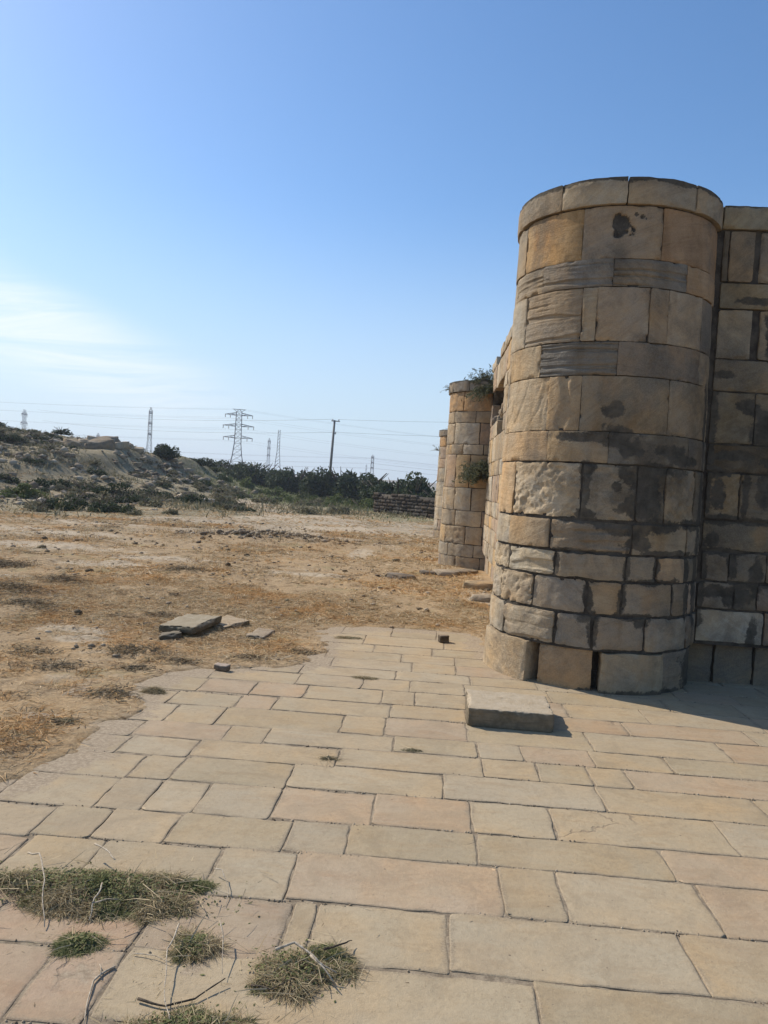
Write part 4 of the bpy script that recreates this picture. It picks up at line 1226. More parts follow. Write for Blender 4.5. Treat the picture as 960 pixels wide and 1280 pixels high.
clods(700, -6.6, -2.1, 18.7, 20.4, .02, .045, 302, lambda x, y, r: r.random(len(x)) < np.exp(-((x + 4.3)/1.7)**2 - ((y - 19.45)/.55)**2), M_CLOD, 'heap_rubble', .7, 2)
def hill_at(x, y):
    hc = np.interp(x, HX, HZ)
    foot = np.interp(x, [-40, -12, -8], [17.5, 25, 60])
    return hc*np.clip(sstep(0, 1, (y - foot)/(55 - foot + 1e-6)), 0, 1)*sstep(0, 1, (-x - 11)/6.0)*(foot < 54)
clods(9000, -45, -10, 18, 64, .025, .10, 303, lambda x, y, r: (r.random(len(x)) < np.clip(.3 + 1.6*fbm(np.stack([x*.25, y*.25, x*0], 1), 3, 112), 0, 1)) & (hill_at(x, y) > .02), M_CLOD, 'hillside_rubble', .6, 3)
# grit along the paving joints
r = np.random.default_rng(55)
gxs, gys = [], []
for i, yy in enumerate(ROWS[1:20]):
    n = 320
    xx = r.uniform(-2, 4.5, n)
    gxs.append(xx); gys.append(yy + np.where(xx < .2, .05*(xx - .2), 0) + r.normal(0, .007, n))
gxs, gys = np.concatenate(gxs), np.concatenate(gys)
dn = fbm(np.stack([gxs*2, gys*2, gxs*0], 1), 3, 121)
kq = dn > -.05
gxs, gys = gxs[kq], gys[kq]
class _R: pass
def given(x, y):
    return lambda a, b, rr: np.ones(len(a), bool)
def grit():
    x, y = gxs, gys; k = len(x); rr = np.random.default_rng(9)
    s = rr.uniform(.0025, .007, k)
    oc = np.array([(1, 0, 0), (-1, 0, 0), (0, 1, 0), (0, -1, 0), (0, 0, 1), (0, 0, -1)], float)
    T = np.array([(0, 2, 4), (2, 1, 4), (1, 3, 4), (3, 0, 4), (2, 0, 5), (1, 2, 5), (3, 1, 5), (0, 3, 5)])
    V = oc[None]*s[:, None, None]*rr.uniform(.6, 1.5, (k, 6, 1)) + np.stack([x, y, np.full(k, -.001)], 1)[:, None, :]
    F = (T[None] + (np.arange(k)*6)[:, None, None]).reshape(-1, 3)
    tag(obj('joint_grit', mesh('joint_grit', V.reshape(-1, 3), F, M_CLOD)), kind='stuff')
grit()

x, y, r = scatter(5000, -7.2, -1.6, 18.4, 20.9, 406, lambda x, y, r: r.random(len(x)) < np.exp(-((x + 4.2)/2.0)**2 - ((y - 19.55)/.7)**2))
V, Q = blades(x, y, gzs(x, y), r.uniform(.05, .20, len(x)), r.uniform(.006, .014, len(x)), (.1, 1.2), 46, .8)
tag(obj('heap_grass', mesh('heap_grass', V, Q, M_LITTER)), kind='stuff')
# green grass strip, 38 - 90 m out
def green_keep(x, y, r):
    P = np.stack([x, y, x*0], 1)
    g = sstep(40, 52, y + .9*(x + 5))*sstep(-42, -16, x) + .8*np.exp(-((y - 37)/4)**2)*(x > -4)
    return r.random(len(x)) < np.clip(g*(.55 + .9*fbm(P*.25, 3, 131)), 0, 1)
x, y, r = scatter(26000, -42, 6, 33, 95, 401, green_keep)
V, Q = blades(x, y, gzs(x, y), r.uniform(.10, .42, len(x))*np.where(y < 48, .5, 1), r.uniform(.03, .09, len(x))*np.where(y < 48, .5, 1), (.5, 1.5), 41, .8)
tag(obj('green_grass', mesh('green_grass', V, Q, M_GREEN)), kind='stuff')
def scrub_keep(x, y, r):
    P = np.stack([x, y, x*0], 1)
    return (r.random(len(x)) < np.clip(.35 + 1.3*fbm(P*.3, 4, 141), 0, 1)*scrub_m(x, y)*np.where(hill_at(x, y) > .02, 1, .75)) & (np.hypot(x - 1.1, y - 25.8) > 2)
x, y, r = scatter(110000, -48, .5, 18, 66, 402, scrub_keep)
V, Q = blades(x, y, gzs(x, y), r.uniform(.12, .42, len(x)), r.uniform(.02, .055, len(x)), (.3, 1.4), 42, .8)
tag(obj('hillside_grass', mesh('hillside_grass', V, Q, M_DRYBUSH)), kind='stuff')

# pulled weeds on the paving
def weed_heap(label, cx, cy, rx, ry, h, n, rz, seed, m=None, wisps=40, greenness=.5):
    """matted heap: short leaves lying mostly flat, green and dry in patches"""
    T = thing('weed_heap', label, 'weeds', (cx, cy, 0), rz)
    r = np.random.default_rng(seed)
    n = int(n*3.6)
    q = r.uniform(-1.25, 1.25, (n*3, 2))
    ang = np.arctan2(q[:, 1], q[:, 0]); rr = np.hypot(q[:, 0], q[:, 1])
    lim = .95 + .48*vnoise(np.stack([np.cos(ang)*1.6 + seed, np.sin(ang)*1.6, ang*0], 1), 5) + .18*fbm(np.stack([q[:, 0]*rx*16, q[:, 1]*ry*16, ang*0 + seed], 1), 3, 6)
    k = (rr < lim*.95) & (r.random(len(rr)) < np.clip(1.25 - (rr/lim)**3, .05, 1))
    q = q[k][:n]; rr = (rr/lim)[k][:n]
    x, y = q[:, 0]*rx, q[:, 1]*ry
    p3 = np.stack([x*11 + seed, y*11, x*0], 1)
    top = .62*h*np.clip(1 - rr**2, 0.04, 1)*(.75 + .7*fbm(p3, 3, 7))
    z = np.maximum(top*r.uniform(.25, 1.0, len(x)), .003)
    isg = (fbm(p3*.8 + 31, 3, 8)*1.6 + r.normal(0, .35, len(x))) > (.5 - greenness)
    for nm, mm, kk_, l0, l1 in (('leaves', m or M_WEED, isg, .010, .038), ('dry_stems', M_WEEDDRY, ~isg, .018, .075)):
        c = int(kk_.sum())
        if c < 3: continue
        V, Q = blades(x[kk_], y[kk_], z[kk_], r.uniform(l0, l1, c), r.uniform(.0009, .0021, c), (-.35, .40), seed + len(nm), .7)
        V[:, 2] = np.maximum(V[:, 2], .002)
        tag(obj(nm, mesh(nm, V, Q, mm), T), kind='stuff')
    c = max(40, n//14)
    P3 = np.stack([r.normal(0, .42, c)*rx, r.normal(0, .45, c)*ry, np.zeros(c)], 1)
    P3[:, 2] = .003 + .55*h*np.clip(1 - (P3[:, 0]/rx)**2 - (P3[:, 1]/ry)**2, 0, 1)*r.uniform(.6, 1.1, c)
    u = r.normal(0, 1, (c, 3)); u[:, 2] *= .35; u /= np.linalg.norm(u, axis=1)[:, None]
    v = np.cross(u, np.stack([r.normal(0, .4, c), r.normal(0, .4, c), np.ones(c)], 1)); v /= np.linalg.norm(v, axis=1)[:, None]
    k_ = r.uniform(.003, .010, (c, 1))
    V = np.stack([P3 - u*k_, P3 + v*k_*.45, P3 + u*k_, P3 - v*k_*.45], 1).reshape(-1, 3)
    V[:, 2] = np.maximum(V[:, 2], .002)
    tag(obj('leaf_bits', mesh('leaf_bits', V, (np.arange(c)*4)[:, None] + np.arange(4), m or M_WEED), T), kind='stuff')
    q = r.normal(0, .55, (wisps, 2))
    V, Q = blades(q[:, 0]*rx, q[:, 1]*ry, np.abs(r.normal(0, h*.5, wisps)) + .006, r.uniform(.05, .15, wisps), r.uniform(.0018, .0035, wisps), (-.25, .25), seed + 9, .25)
    V[:, 2] = np.maximum(V[:, 2], .002)
    tag(obj('loose_stems', mesh('loose_stems', V, Q, M_PALESTRAW), T), kind='stuff')
    return T
weed_heap('long mound of cut green weeds at the left edge of the foreground paving', -1.17, 2.78, .50, .155, .10, 7500, .02, 501, wisps=110, greenness=.42)
weed_heap('smallest green weed tuft lying below the long mound', -1.075, 2.465, .075, .055, .045, 900, .3, 502, wisps=10, greenness=.8)
weed_heap('small green and straw weed tuft right of the smallest one', -.70, 2.50, .075, .085, .05, 1100, 0, 503, wisps=16, greenness=.4)
weed_heap('round clump of cut weeds with pale sticks nearest the bottom centre', -.345, 2.43, .16, .135, .055, 2600, .2, 504, wisps=40, greenness=.3)
weed_heap('flat weed pile with sticks cut by the bottom edge of the photo', -.60, 2.12, .20, .08, .05, 2200, .1, 505, wisps=46, greenness=.25)
weed_heap('dark dry root scrap at the very left edge below the long mound', -1.50, 2.48, .07, .05, .03, 350, .5, 506, M_BROWNBUSH, 14)
for lab, x, y, rx, ry, h, n in (('dry weed tuft growing at the ragged left edge of the paving', -1.92, 5.42, .10, .05, .05, 500), ('small weed sprouting beside the leftmost paving slab', -2.17, 4.6, .08, .06, .06, 320),
                                ('tiny dark weed in a joint near the middle of the paving', -.50, 4.36, .045, .02, .03, 140), ('flat dark weed streak in a far paving joint', -.45, 6.27, .11, .03, .02, 220),
                                ('dark weed streak on the farthest paving rows', -.75, 7.85, .14, .06, .03, 300), ('weed sprig between slabs left of the loose stone slab', -.02, 4.62, .07, .02, .02, 120)):
    T = weed_heap(lab, x, y, rx, ry, h, n, 0, int(x*100 + 900), M_WEED if 'green' in lab else M_DRYBUSH, 8)

r = np.random.default_rng(66)
n = 420
hc_ = np.array([(-1.17, 2.76, .42, .16), (-.70, 2.46, .16, .12), (-.345, 2.42, .18, .14), (-.6, 2.15, .26, .12), (-1.08, 2.46, .12, .09), (-.9, 2.4, .4, .3)])
k_ = r.integers(0, 6, n)
x = hc_[k_, 0] + r.normal(0, 1, n)*hc_[k_, 2]; y = hc_[k_, 1] + r.normal(0, 1, n)*hc_[k_, 3]
V, Q = blades(x, y, np.full(n, .004), r.uniform(.004, .03, n), r.uniform(.0008, .0022, n), (-.05, .12), 67, .1)
V[:, 2] = np.maximum(V[:, 2], .0025)
tag(obj('straw_crumbs', mesh('straw_crumbs', V, Q, M_WEEDDRY)), kind='stuff')

def twig(label, pts, r0, r1, m=M_TWIG, fork=None):
    b = MB()
    pts = np.array(pts, float)
    # finer, slightly crooked path
    t = np.linspace(0, len(pts) - 1, (len(pts) - 1)*5 + 1)
    P = np.stack([np.interp(t, np.arange(len(pts)), pts[:, k]) for k in range(3)], 1)
    sd_ = hash(label) % 97
    P[:, :2] += .006*np.stack([vnoise(np.stack([t*1.7, t*0 + sd_, t*0], 1), 3), vnoise(np.stack([t*1.7, t*0 + sd_, t*0 + 7], 1), 3)], 1)
    c = P[0].copy(); c[2] = 0
    r0, r1 = r0*.72, r1*.5
    b.tube(P - c, np.linspace(r0, r1, len(P))*(1 + .18*vnoise(np.stack([t*3.1, t*0 + sd_, t*0], 1), 4)), 6)
    if fork is not None:
        f = np.array(fork, float)
        b.tube(np.array([f[0], (f[0] + f[1])/2 + (0, .008, .004), f[1]]) - c, [r0*.7, r0*.55, r1*.8], 5)
    return tag(obj('twig', b.mesh('twig', m, True), None, tuple(c)), label, 'twig')
twig('pale bent twig crossing the left end of the long weed mound', [(-1.51, 2.92, .05), (-1.44, 2.86, .085), (-1.33, 2.70, .075), (-1.24, 2.52, .012)], .0055, .0035)
twig('short pale twig at the top of the long weed mound', [(-1.29, 3.03, .06), (-1.21, 2.95, .075), (-1.14, 2.88, .08)], .006, .004)
twig('forked grey twig at the front of the long weed mound', [(-1.13, 2.74, .06), (-1.12, 2.66, .05), (-1.11, 2.58, .01)], .005, .003, fork=[(-1.12, 2.64, .04), (-1.04, 2.68, .04)])
twig('pale curved twig at the right tip of the long weed mound', [(-.78, 2.98, .03), (-.73, 2.95, .04), (-.69, 2.87, .02), (-.665, 2.76, .006)], .0035, .002)
twig('pale forked twig lying on the paving at bottom left', [(-.92, 2.36, .006), (-.95, 2.28, .010), (-.93, 2.2, .008), (-.895, 2.10, .006)], .005, .003, fork=[(-.94, 2.30, .01), (-.97, 2.36, .008)])
twig('dark curved stick below the straw tuft', [(-.79, 2.22, .012), (-.70, 2.20, .010), (-.62, 2.24, .012), (-.555, 2.33, .022)], .006, .004, M_DARKTWIG)
twig('pale straight twig leaning between the straw tuft and the dark stick', [(-.64, 2.56, .07), (-.60, 2.47, .05), (-.565, 2.36, .02)], .0035, .0022)
twig('long pale twig running down from the straw tuft to the bottom pile', [(-.77, 2.55, .05), (-.765, 2.42, .045), (-.72, 2.26, .03), (-.66, 2.12, .02)], .004, .003)
twig('thin pale cross twig left of the straw tuft', [(-.89, 2.43, .008), (-.82, 2.42, .012), (-.75, 2.40, .01)], .003, .002)
twig('pale gnarled stick on the round clump of cut weeds', [(-.42, 2.44, .06), (-.36, 2.47, .075), (-.28, 2.42, .06), (-.21, 2.40, .035)], .008, .004, fork=[(-.30, 2.43, .062), (-.20, 2.35, .02)])
twig('dark root end poking right from the round clump of cut weeds', [(-.26, 2.50, .04), (-.21, 2.55, .035), (-.175, 2.60, .02)], .006, .003, M_DARKTWIG)
twig('brown twig lying along the front of the round clump of cut weeds', [(-.47, 2.33, .012), (-.40, 2.31, .018), (-.33, 2.36, .03)], .005, .003, M_DARKTWIG)
twig('short dark twig lying on the straw left of the paving', [(-2.33, 5.98, gz(-2.33, 5.98) + .02), (-2.2, 6.0, gz(-2.2, 6.0) + .025)], .006, .004, M_DARKTWIG)

# ------------------------------------------------------------------ bushes and trees
def leaf_cloud(n, rx, ry, rz, size, seed, lumps=9, hollow=.35, zbase=0.0, squash=.15):
    """many small leaf faces gathered in clumps"""
    r = np.random.default_rng(seed)
    cs = r.normal(0, 1, (lumps, 3)); cs /= np.linalg.norm(cs, axis=1)[:, None]
    cs *= r.uniform(.25, .85, (lumps, 1)); cs[:, 2] = np.abs(cs[:, 2])*r.uniform(.4, 1.1, lumps)
    cr = r.uniform(.22, .48, lumps)
    k = r.integers(0, lumps, n)
    d = r.normal(0, 1, (n, 3)); d /= np.linalg.norm(d, axis=1)[:, None]
    P = cs[k] + d*(cr[k]*r.uniform(hollow, 1.0, n)**.6)[:, None]
    P[:, 2] = np.where(P[:, 2] < 0, P[:, 2]*squash, P[:, 2])
    P = P*np.array([rx, ry, rz]) + np.array([0, 0, zbase])
    u = r.normal(0, 1, (n, 3)); u /= np.linalg.norm(u, axis=1)[:, None]
    v = np.cross(u, r.normal(0, 1, (n, 3))); v /= np.linalg.norm(v, axis=1)[:, None]
    s = size*r.uniform(.5, 1.3, (n, 1))
    V = np.stack([P - u*s, P + v*s*.45, P + u*s, P - v*s*.45], 1).reshape(-1, 3)
    Q = (np.arange(n)*4)[:, None] + np.arange(4)
    return V, Q

def bush_proto(name, label, cat, group, rx, ry, rz, n, size, m, seed, stems=6, lumps=9):
    T = thing(name, label, cat, (0, 0, 0), 0, group)
    V, Q = leaf_cloud(n, rx, ry, rz, size, seed, lumps)
    obj('foliage', mesh('foliage', V, Q, m), T)
    r = random.Random(seed)
    b = MB()
    for i in range(stems):
        a = r.uniform(0, 6.28); l = r.uniform(.4, .8)
        b.tube([(0, 0, -.06), (math.cos(a)*rx*l*.4, math.sin(a)*ry*l*.4, rz*.35), (math.cos(a)*rx*l, math.sin(a)*ry*l, rz*.75)], [.03*rz + .01, .02*rz + .006, .008], 5)
    obj('stem', b.mesh('stem', M_TRUNK), T)
    return T

def place(proto, first, x, y, s, rz, label=None, sz=1.0, dz=0.0):
    o = proto if first else copy_tree(proto)
    o.location = (x, y, gz(x, y) + dz)
    o.scale = (s, s, s*sz)
    o.rotation_euler = (0, 0, rz)
    if label: o['label'] = label
    return o

# low shrubs scattered on the hill
HG = 'low shrubs on the rocky hillside'
dry = [bush_proto('low_shrub', 'low grey brown shrub scattered on the rocky hillside', 'shrub', HG, .55, .5, .42, 700, .055, M_DRYBUSH, 600 + i) for i in range(3)]
drk = [bush_proto('low_shrub', 'low dark green shrub scattered on the rocky hillside', 'shrub', HG, .6, .5, .45, 800, .05, M_OLIVE, 610 + i) for i in range(3)]
used = set()
r = random.Random(12)
cnt = 0
while cnt < 210:
    y = r.uniform(21, 60); x = r.uniform(-38, -4.0)
    h = float(hill_at(np.array([x]), np.array([y]))[0])
    if h < .03 and not (cnt > 110 and float(scrub_m(np.array([x]), np.array([y]))[0]) > .55): continue
    if x/y < -.66 or x/y > -.05: continue
    if float(vnoise(np.array([[x*.22, y*.22, 0]]), 3)[0]) < -.15 and r.random() < .7: continue
    p = r.choice(dry + drk)
    kind_ = 'grey brown' if p in dry else 'dark green'
    size_ = r.uniform(.55, 1.5)
    big_ = 'tiny' if size_ < .8 else ('medium' if size_ < 1.2 else 'wide')
    k_ = h/max(.2, float(np.interp(x, HX, HZ)))
    where_ = 'near the foot of the hill' if k_ < .18 else ('on the middle slope' if k_ < .6 else ('on the upper slope' if k_ < .9 else 'on the crest'))
    side_ = 'at the far left' if x/y < -.52 else ('in the left half' if x/y < -.40 else ('below the lone tree' if x/y < -.30 else 'towards the largest pylon'))
    place(p, p.name not in used, x, y, size_*(.8 + y*.008), r.uniform(0, 6.28), '%s low %s shrub %s, %s' % (big_, kind_, where_, side_), r.uniform(.55, 1.0))
    used.add(p.name); cnt += 1
for p in dry + drk:
    if p.name not in used: place(p, True, -20, 40, 1, 0); used.add(p.name)

# rocks of the hill crest
r = random.Random(13)
for i in range(150):
    if i < 22:                              # the outcrop beside the tree
        x, y = r.uniform(-26.2, -21.0), r.uniform(53, 57.5); s = r.uniform(.25, .7)
    else:
        x, y = r.uniform(-36, -12), r.uniform(21, 58); s = r.uniform(.10, .36)
    h = float(hill_at(np.array([x]), np.array([y]))[0])
    if h < .05: continue
    k = r.randint(0, 5)
    o = obj('rock', rock_mesh((.2, .35, .5)[r.randint(0, 2)], k, None, .5), None, (x, y, gz(x, y) + s*.05), (r.uniform(-.2, .2), r.uniform(-.2, .2), r.uniform(0, 6)), r.choice([(.34, .285, .205), (.44, .38, .29), (.27, .225, .165)]))
    q = s/.4*(1.9 if i < 22 else 1.0)
    o.scale = (q, q, q)
    if i < 22: tag(o, '%s layered grey rock in the outcrop left of the lone tree, %s' % (('large', 'small')[s < .45], ('on its left end', 'in its middle', 'on its right end')[int((x + 26.2)/1.74) if x < -21.0 else 2]), 'rock', 'rocks of the crest outcrop')
    else: tag(o, 'weathered grey rock half buried in the scrub of the hillside', 'rock', 'rocks on the hillside')

# bright green bush at the far left, dark low bush near the foot
V = bush_proto('green_bush', 'fresh green bush at the left edge of the hillside', 'bush', None, 1.25, .9, .62, 2600, .07, M_GREEN, 630, 6, 12)
place(V, True, -17.6, 32.0, 1.0, .3)
V = bush_proto('green_bush', 'low dark green bush alone where the hill meets the bare ground', 'bush', None, .75, .5, .36, 1200, .05, M_OLIVE, 631, 5, 8)
place(V, True, -12.1, 27.6, 1.0, .1)
V = bush_proto('green_bush', 'dark grey bush beside the white boulder', 'bush', None, 1.3, .8, .75, 1500, .07, M_DRYBUSH, 632, 6, 9)
place(V, True, -11.6, 42.6, 1.0, .5)
for i, (x, y, s, lab) in enumerate(((-19.0, 37.5, 1.5, 'dark flat topped bush in the middle of the hillside'), (-16.2, 37.2, 1.6, 'long dark bush right of the middle of the hillside'), (-14.6, 35.6, 1.1, 'dark bush above the grey rubble of the lower hillside'))):
    V = bush_proto('dark_bush', lab, 'bush', None, 1.0, .55, .42, 1500, .06, M_OLIVE, 640 + i, 6, 9)
    place(V, True, x, y, s, .1*i)

# the lone tree on the crest
def make_tree(name, label, cat, loc, h, rx, rz_, n, m, seed, size, group=None, trunk_h=.35, lumps=14):
    T = thing(name, label, cat, loc, 0, group)
    b = MB(); r = random.Random(seed)
    top = h*trunk_h
    b.tube([(0, 0, -.2), (.05*h*.2, 0, top*.6), (.03, .02, top)], [.06*h*.5 + .03, .045*h*.5 + .02, .035*h*.5 + .02], 7)
    for i in range(6):
        a = r.uniform(0, 6.28)
        b.tube([(.03, .02, top*.9), (math.cos(a)*rx*.35, math.sin(a)*rx*.35, top + (h - top)*.35), (math.cos(a)*rx*.7, math.sin(a)*rx*.7, top + (h - top)*.7)], [.05, .035, .012], 5)
    obj('trunk', b.mesh('trunk', M_TRUNK), T)
    V, Q = leaf_cloud(n, rx, rx*.9, rz_, size, seed, lumps, .3, top*.9, .5)
    obj('crown', mesh('crown', V, Q, m), T)
    return T
make_tree('lone_tree', 'round dark green tree standing alone at the right end of the rocky crest', 'tree', (-21.9, 62, gz(-21.9, 62) - .1), 1.9, 1.25, 1.35, 5200, M_OLIVE, 700, .10)
make_tree('crest_shrub', 'low spreading dark tree just right of the lone tree on the crest', 'tree', (-21.5, 70, gz(-21.5, 70) - .2), 1.0, 1.6, .75, 2600, M_OLIVE, 701, .10, None, .2)

# belt of dark bushes before the pylons
BG = 'bushes in the dark belt below the pylons'
belt = [make_tree('belt_bush', 'dark green bush in the belt below the pylons', 'bush', (0, 0, 0), 2.0, 1.7, 1.25, 2600, M_OLIVE, 710 + i, .12, BG, .22, 11) for i in range(4)]
spots = [(-28.5, 95, 1.0), (-25.3, 92, 1.35), (-23.2, 90, 1.1), (-21.2, 88, 1.25), (-19.3, 86, 1.3), (-17.4, 86, 1.2), (-15.6, 82, 1.0), (-14.2, 80, 1.15), (-12.8, 79, 1.2), (-11.3, 76, .9), (-10.1, 75, 1.1), (-8.9, 75, 1.25), (-7.6, 74, 1.05), (-6.4, 73, 1.3),
         (-5.3, 70, 1.0), (-4.3, 66, .95), (-3.3, 60, .9), (-2.4, 56, .95), (-1.3, 54, .9), (-.3, 52, .85), (.9, 50, .85), (2.4, 50, 1.0), (4.0, 52, 1.1), (6, 54, 1.0)]
for i, (x, y, s) in enumerate(spots):
    lab = ('left of the largest pylon', 'below the largest pylon', 'below the slim faint pylon', 'below the slender mast', 'between the mast and the wooden pole', 'at the foot of the wooden pole', 'just right of the wooden pole', 'below the pair of small pylons', 'behind the left end of the field wall', 'behind the middle of the field wall', 'behind the right end of the field wall', 'behind the towers')[min(11, i//2)]
    lab = ('larger ' if i % 2 == (0 if s > spots[i ^ 1][2] else 1) and False else ('left hand ' if i % 2 == 0 else 'right hand ')) + 'bush of the pair ' + lab
    place(belt[i % 4], i < 4, x, y, s*1.55, i*1.3, lab, rng.uniform(.75, 1.15), -.15)

FG = 'green bushes in front of the dark belt'
fb_ = [bush_proto('green_bush', 'green bush in the loose row in front of the dark belt', 'bush', FG, 1.1, .8, .8, 1500, .075, M_GREEN if k else M_GREENISH, 740 + k, 6, 9) for k in range(3)]
FSP = [(-21.5, 74, 1.2), (-19.3, 70, 1.0), (-17.0, 69, 1.25), (-15.2, 66, .9), (-13.6, 66, 1.15), (-12.0, 63, 1.0), (-10.4, 62, 1.3), (-8.9, 60, .95), (-7.4, 58, 1.2), (-6.0, 56, 1.0), (-4.9, 53, 1.1), (-3.9, 50.5, .9), (-14.4, 57, .7), (-9.8, 54, .75), (-6.9, 51, .7)]
FW_ = ('far left end', 'second from the left', 'below the largest pylon', 'right of the largest pylon legs', 'below the slim faint pylon', 'below the slender mast', 'left of the wooden pole', 'in front of the wooden pole', 'right of the wooden pole', 'below the pair of small pylons', 'next to the last towards the field wall', 'beside the left end of the field wall', 'small one nearest the lone boulder', 'small one left below the wooden pole', 'small one right below the wooden pole')
for i, (x, y, s) in enumerate(FSP):
    place(fb_[i % 3], i < 3, x, y, s, i*.9, 'green bush in front of the dark belt, ' + FW_[i], rng.uniform(.8, 1.1), -.05)

# weeds rooted in the second and third towers
def spray(name, label, cat, loc, n, L, seed, m, droop=.5, lean=(0, 0)):
    T = thing(name, label, cat, loc)
    r = np.random.default_rng(seed)
    b = MB(); VV, QQ, kk = [], [], 0
    for i in range(n):
        a = r.uniform(0, 6.28); t = r.uniform(.2, 1.35)
        d = np.array([math.cos(a)*math.cos(t) + lean[0], math.sin(a)*math.cos(t) + lean[1], math.sin(t)]); d /= np.linalg.norm(d)
        l = L*r.uniform(.45, 1.0)
        s = np.linspace(0, 1, 5)
        P = d[None]*l*s[:, None]; P[:, 2] -= droop*l*s**2*.6
        b.tube(P, np.linspace(.005, .0015, 5), 4)
        m_ = 16
        q = r.uniform(.2, 1, m_)
        C = np.stack([np.interp(q, s, P[:, k]) for k in range(3)], 1) + r.normal(0, .025*L, (m_, 3))
        u = r.normal(0, 1, (m_, 3)); u /= np.linalg.norm(u, axis=1)[:, None]
        v = np.cross(u, r.normal(0, 1, (m_, 3))); v /= np.linalg.norm(v, axis=1)[:, None]
        z_ = r.uniform(.018, .045, (m_, 1))*L/.5
        VV.append(np.stack([C - u*z_, C + v*z_*.2, C + u*z_, C - v*z_*.2], 1).reshape(-1, 3))
        QQ.append((np.arange(m_)*4)[:, None] + np.arange(4) + kk); kk += m_*4
    obj('stem', b.mesh('stem', M_CAPER), T)
    obj('foliage', mesh('foliage', np.concatenate(VV), np.concatenate(QQ), m), T)
    return T
spray('wall_plant', 'wispy grey green plant growing on top of the second tower', 'plant', (.93, 15.85, 3.72), 80, .58, 801, M_CAPER, .3, (-.05, -.1))
spray('wall_plant', 'grey green plant hanging over the second tower rim beside the wall', 'plant', (.98, 15.55, 3.55), 70, .62, 802, M_CAPER, 1.2, (-.2, -.2))
spray('wall_plant', 'bushy dark plant rooted in the corner between the second tower and the sunlit wall', 'plant', (.96, 15.55, 1.85), 150, .72, 803, M_CAPER, .7, (-.35, -.35))
spray('wall_plant', 'thin dry sprig on the left side of the second tower rim', 'plant', (.27, 16.45, 3.72), 10, .28, 804, M_DRYBUSH, .9, (-.5, 0))
spray('wall_plant', 'thin sprig sticking out from the left side of the farthest tower', 'plant', (.13, 25.7, 2.85), 8, .40, 805, M_DRYBUSH, .6, (-.9, 0))
spray('wall_plant', 'small dry weed on top of the farthest tower', 'plant', (.6, 25.1, 3.5), 14, .35, 806, M_DRYBUSH, .3)

# ------------------------------------------------------------------ old field wall
FW = thing('field_wall', 'low dark dry stone field wall in front of the bushes left of the towers', 'wall', (-3.4, 45.0, 0), math.atan2(-4.2, 4.2))
fl = 9.0
zb = -.35
fb = MB(); fb.box((fl/2, .2, .42), (fl, .34, 1.3)); obj('mortar_core', fb.mesh('mortar_core', M_MORTAR), FW)
shared = [chipped_block('stone_block', .46, .5, .17, M_STONE, 20 + i, .08, .02) for i in range(4)]
for c in range(8):
    x = rng.uniform(-.1, .2)
    while x < fl:
        w_ = rng.uniform(.75, 1.5)
        if not (c == 7 and rng.random() < .3):
            o = obj('stone_block', rng.choice(shared), FW, (x + .23*w_, .2, zb + .19*c + rng.uniform(-.01, .01)), (0, 0, rng.choice([0, math.pi]) + rng.uniform(-.05, .05)), rng.choice([(.075, .062, .05), (.105, .088, .07), (.05, .044, .036)]))
            o.scale = (w_, 1 + rng.uniform(-.06, .08), 1)
        x += .47*w_

# ------------------------------------------------------------------ pylons, pole and wires
def pylon_proto(label):
    T = thing('lattice_pylon', label, 'pylon', (0, 0, 0), 0, None)
    H = 33.0
    prof = [(0, 4.4), (11, 2.15), (16.5, 1.55), (31.5, 1.25)]
    def hw(z): return float(np.interp(z, [p[0] for p in prof], [p[1] for p in prof]))
    for sx in (-1, 1):
        for sy in (-1, 1):
            b = MB()
            for (za, wa), (zb_, wb) in zip(prof[:-1], prof[1:]): b.bar((sx*wa, sy*wa, za), (sx*wb, sy*wb, zb_), .26)
            obj('leg', b.mesh('leg', M_STEEL), T)
    b = MB()
    zs = [0, 4.5, 8, 11, 13.8, 16.5, 18.8, 21, 23.2, 25.4, 27.6, 29.6, 31.5]
    for za, zb_ in zip(zs[:-1], zs[1:]):
        a, c = hw(za), hw(zb_)
        for s in (-1, 1):
            for (p, q) in (((-a, s*a, za), (c, s*c, zb_)), ((a, s*a, za), (-c, s*c, zb_)), ((s*a, -a, za), (s*c, c, zb_)), ((s*a, a, za), (s*c, -c, zb_))): b.bar(p, q, .085)
            b.bar((-c, s*c, zb_), (c, s*c, zb_), .085); b.bar((s*c, -c, zb_), (s*c, c, zb_), .085)
    obj('bracing', b.mesh('bracing', M_STEEL), T)
    for z, L in ((30.0, 6.5), (24.8, 7.3), (19.3, 6.9)):
        b = MB()
        for s in (-1, 1):
            for sy in (-1, 1):
                w0 = hw(z)
                b.bar((s*w0, sy*w0, z + .9), (s*L, 0, z), .22)
                b.bar((s*w0, sy*w0, z - .2), (s*L, 0, z), .22)
            b.bar((s*hw(z), 0, z - .2), (s*L*.55, 0, z + .45), .14)
        b.bar((-L*.5, 0, z + .02), (L*.5, 0, z + .02), .12)
        arm = obj('cross_arm', b.mesh('cross_arm', M_STEEL), T)
        for s in (-1, 1):
            for u in (.97, .62):
                c = MB(); c.tube([(s*L*u, 0, z - .1), (s*L*u, 0, z - 1.5)], [.16, .16], 6)
                obj('insulator', c.mesh('insulator', M_CERAMIC), arm)
    b = MB()
    b.bar((-3.2, 0, 32.6), (3.2, 0, 32.6), .22)
    for s in (-1, 1):
        b.bar((s*1.25, 0, 31.5), (s*2.6, 0, 32.6), .2)
        b.bar((s*1.25, 0, 31.5), (0, 0, 32.6), .2)
    obj('earth_wire_peak', b.mesh('earth_wire_peak', M_STEEL), T)
    return T
PP = pylon_proto('wide three armed lattice pylon, largest and nearest, above the dark bushes')
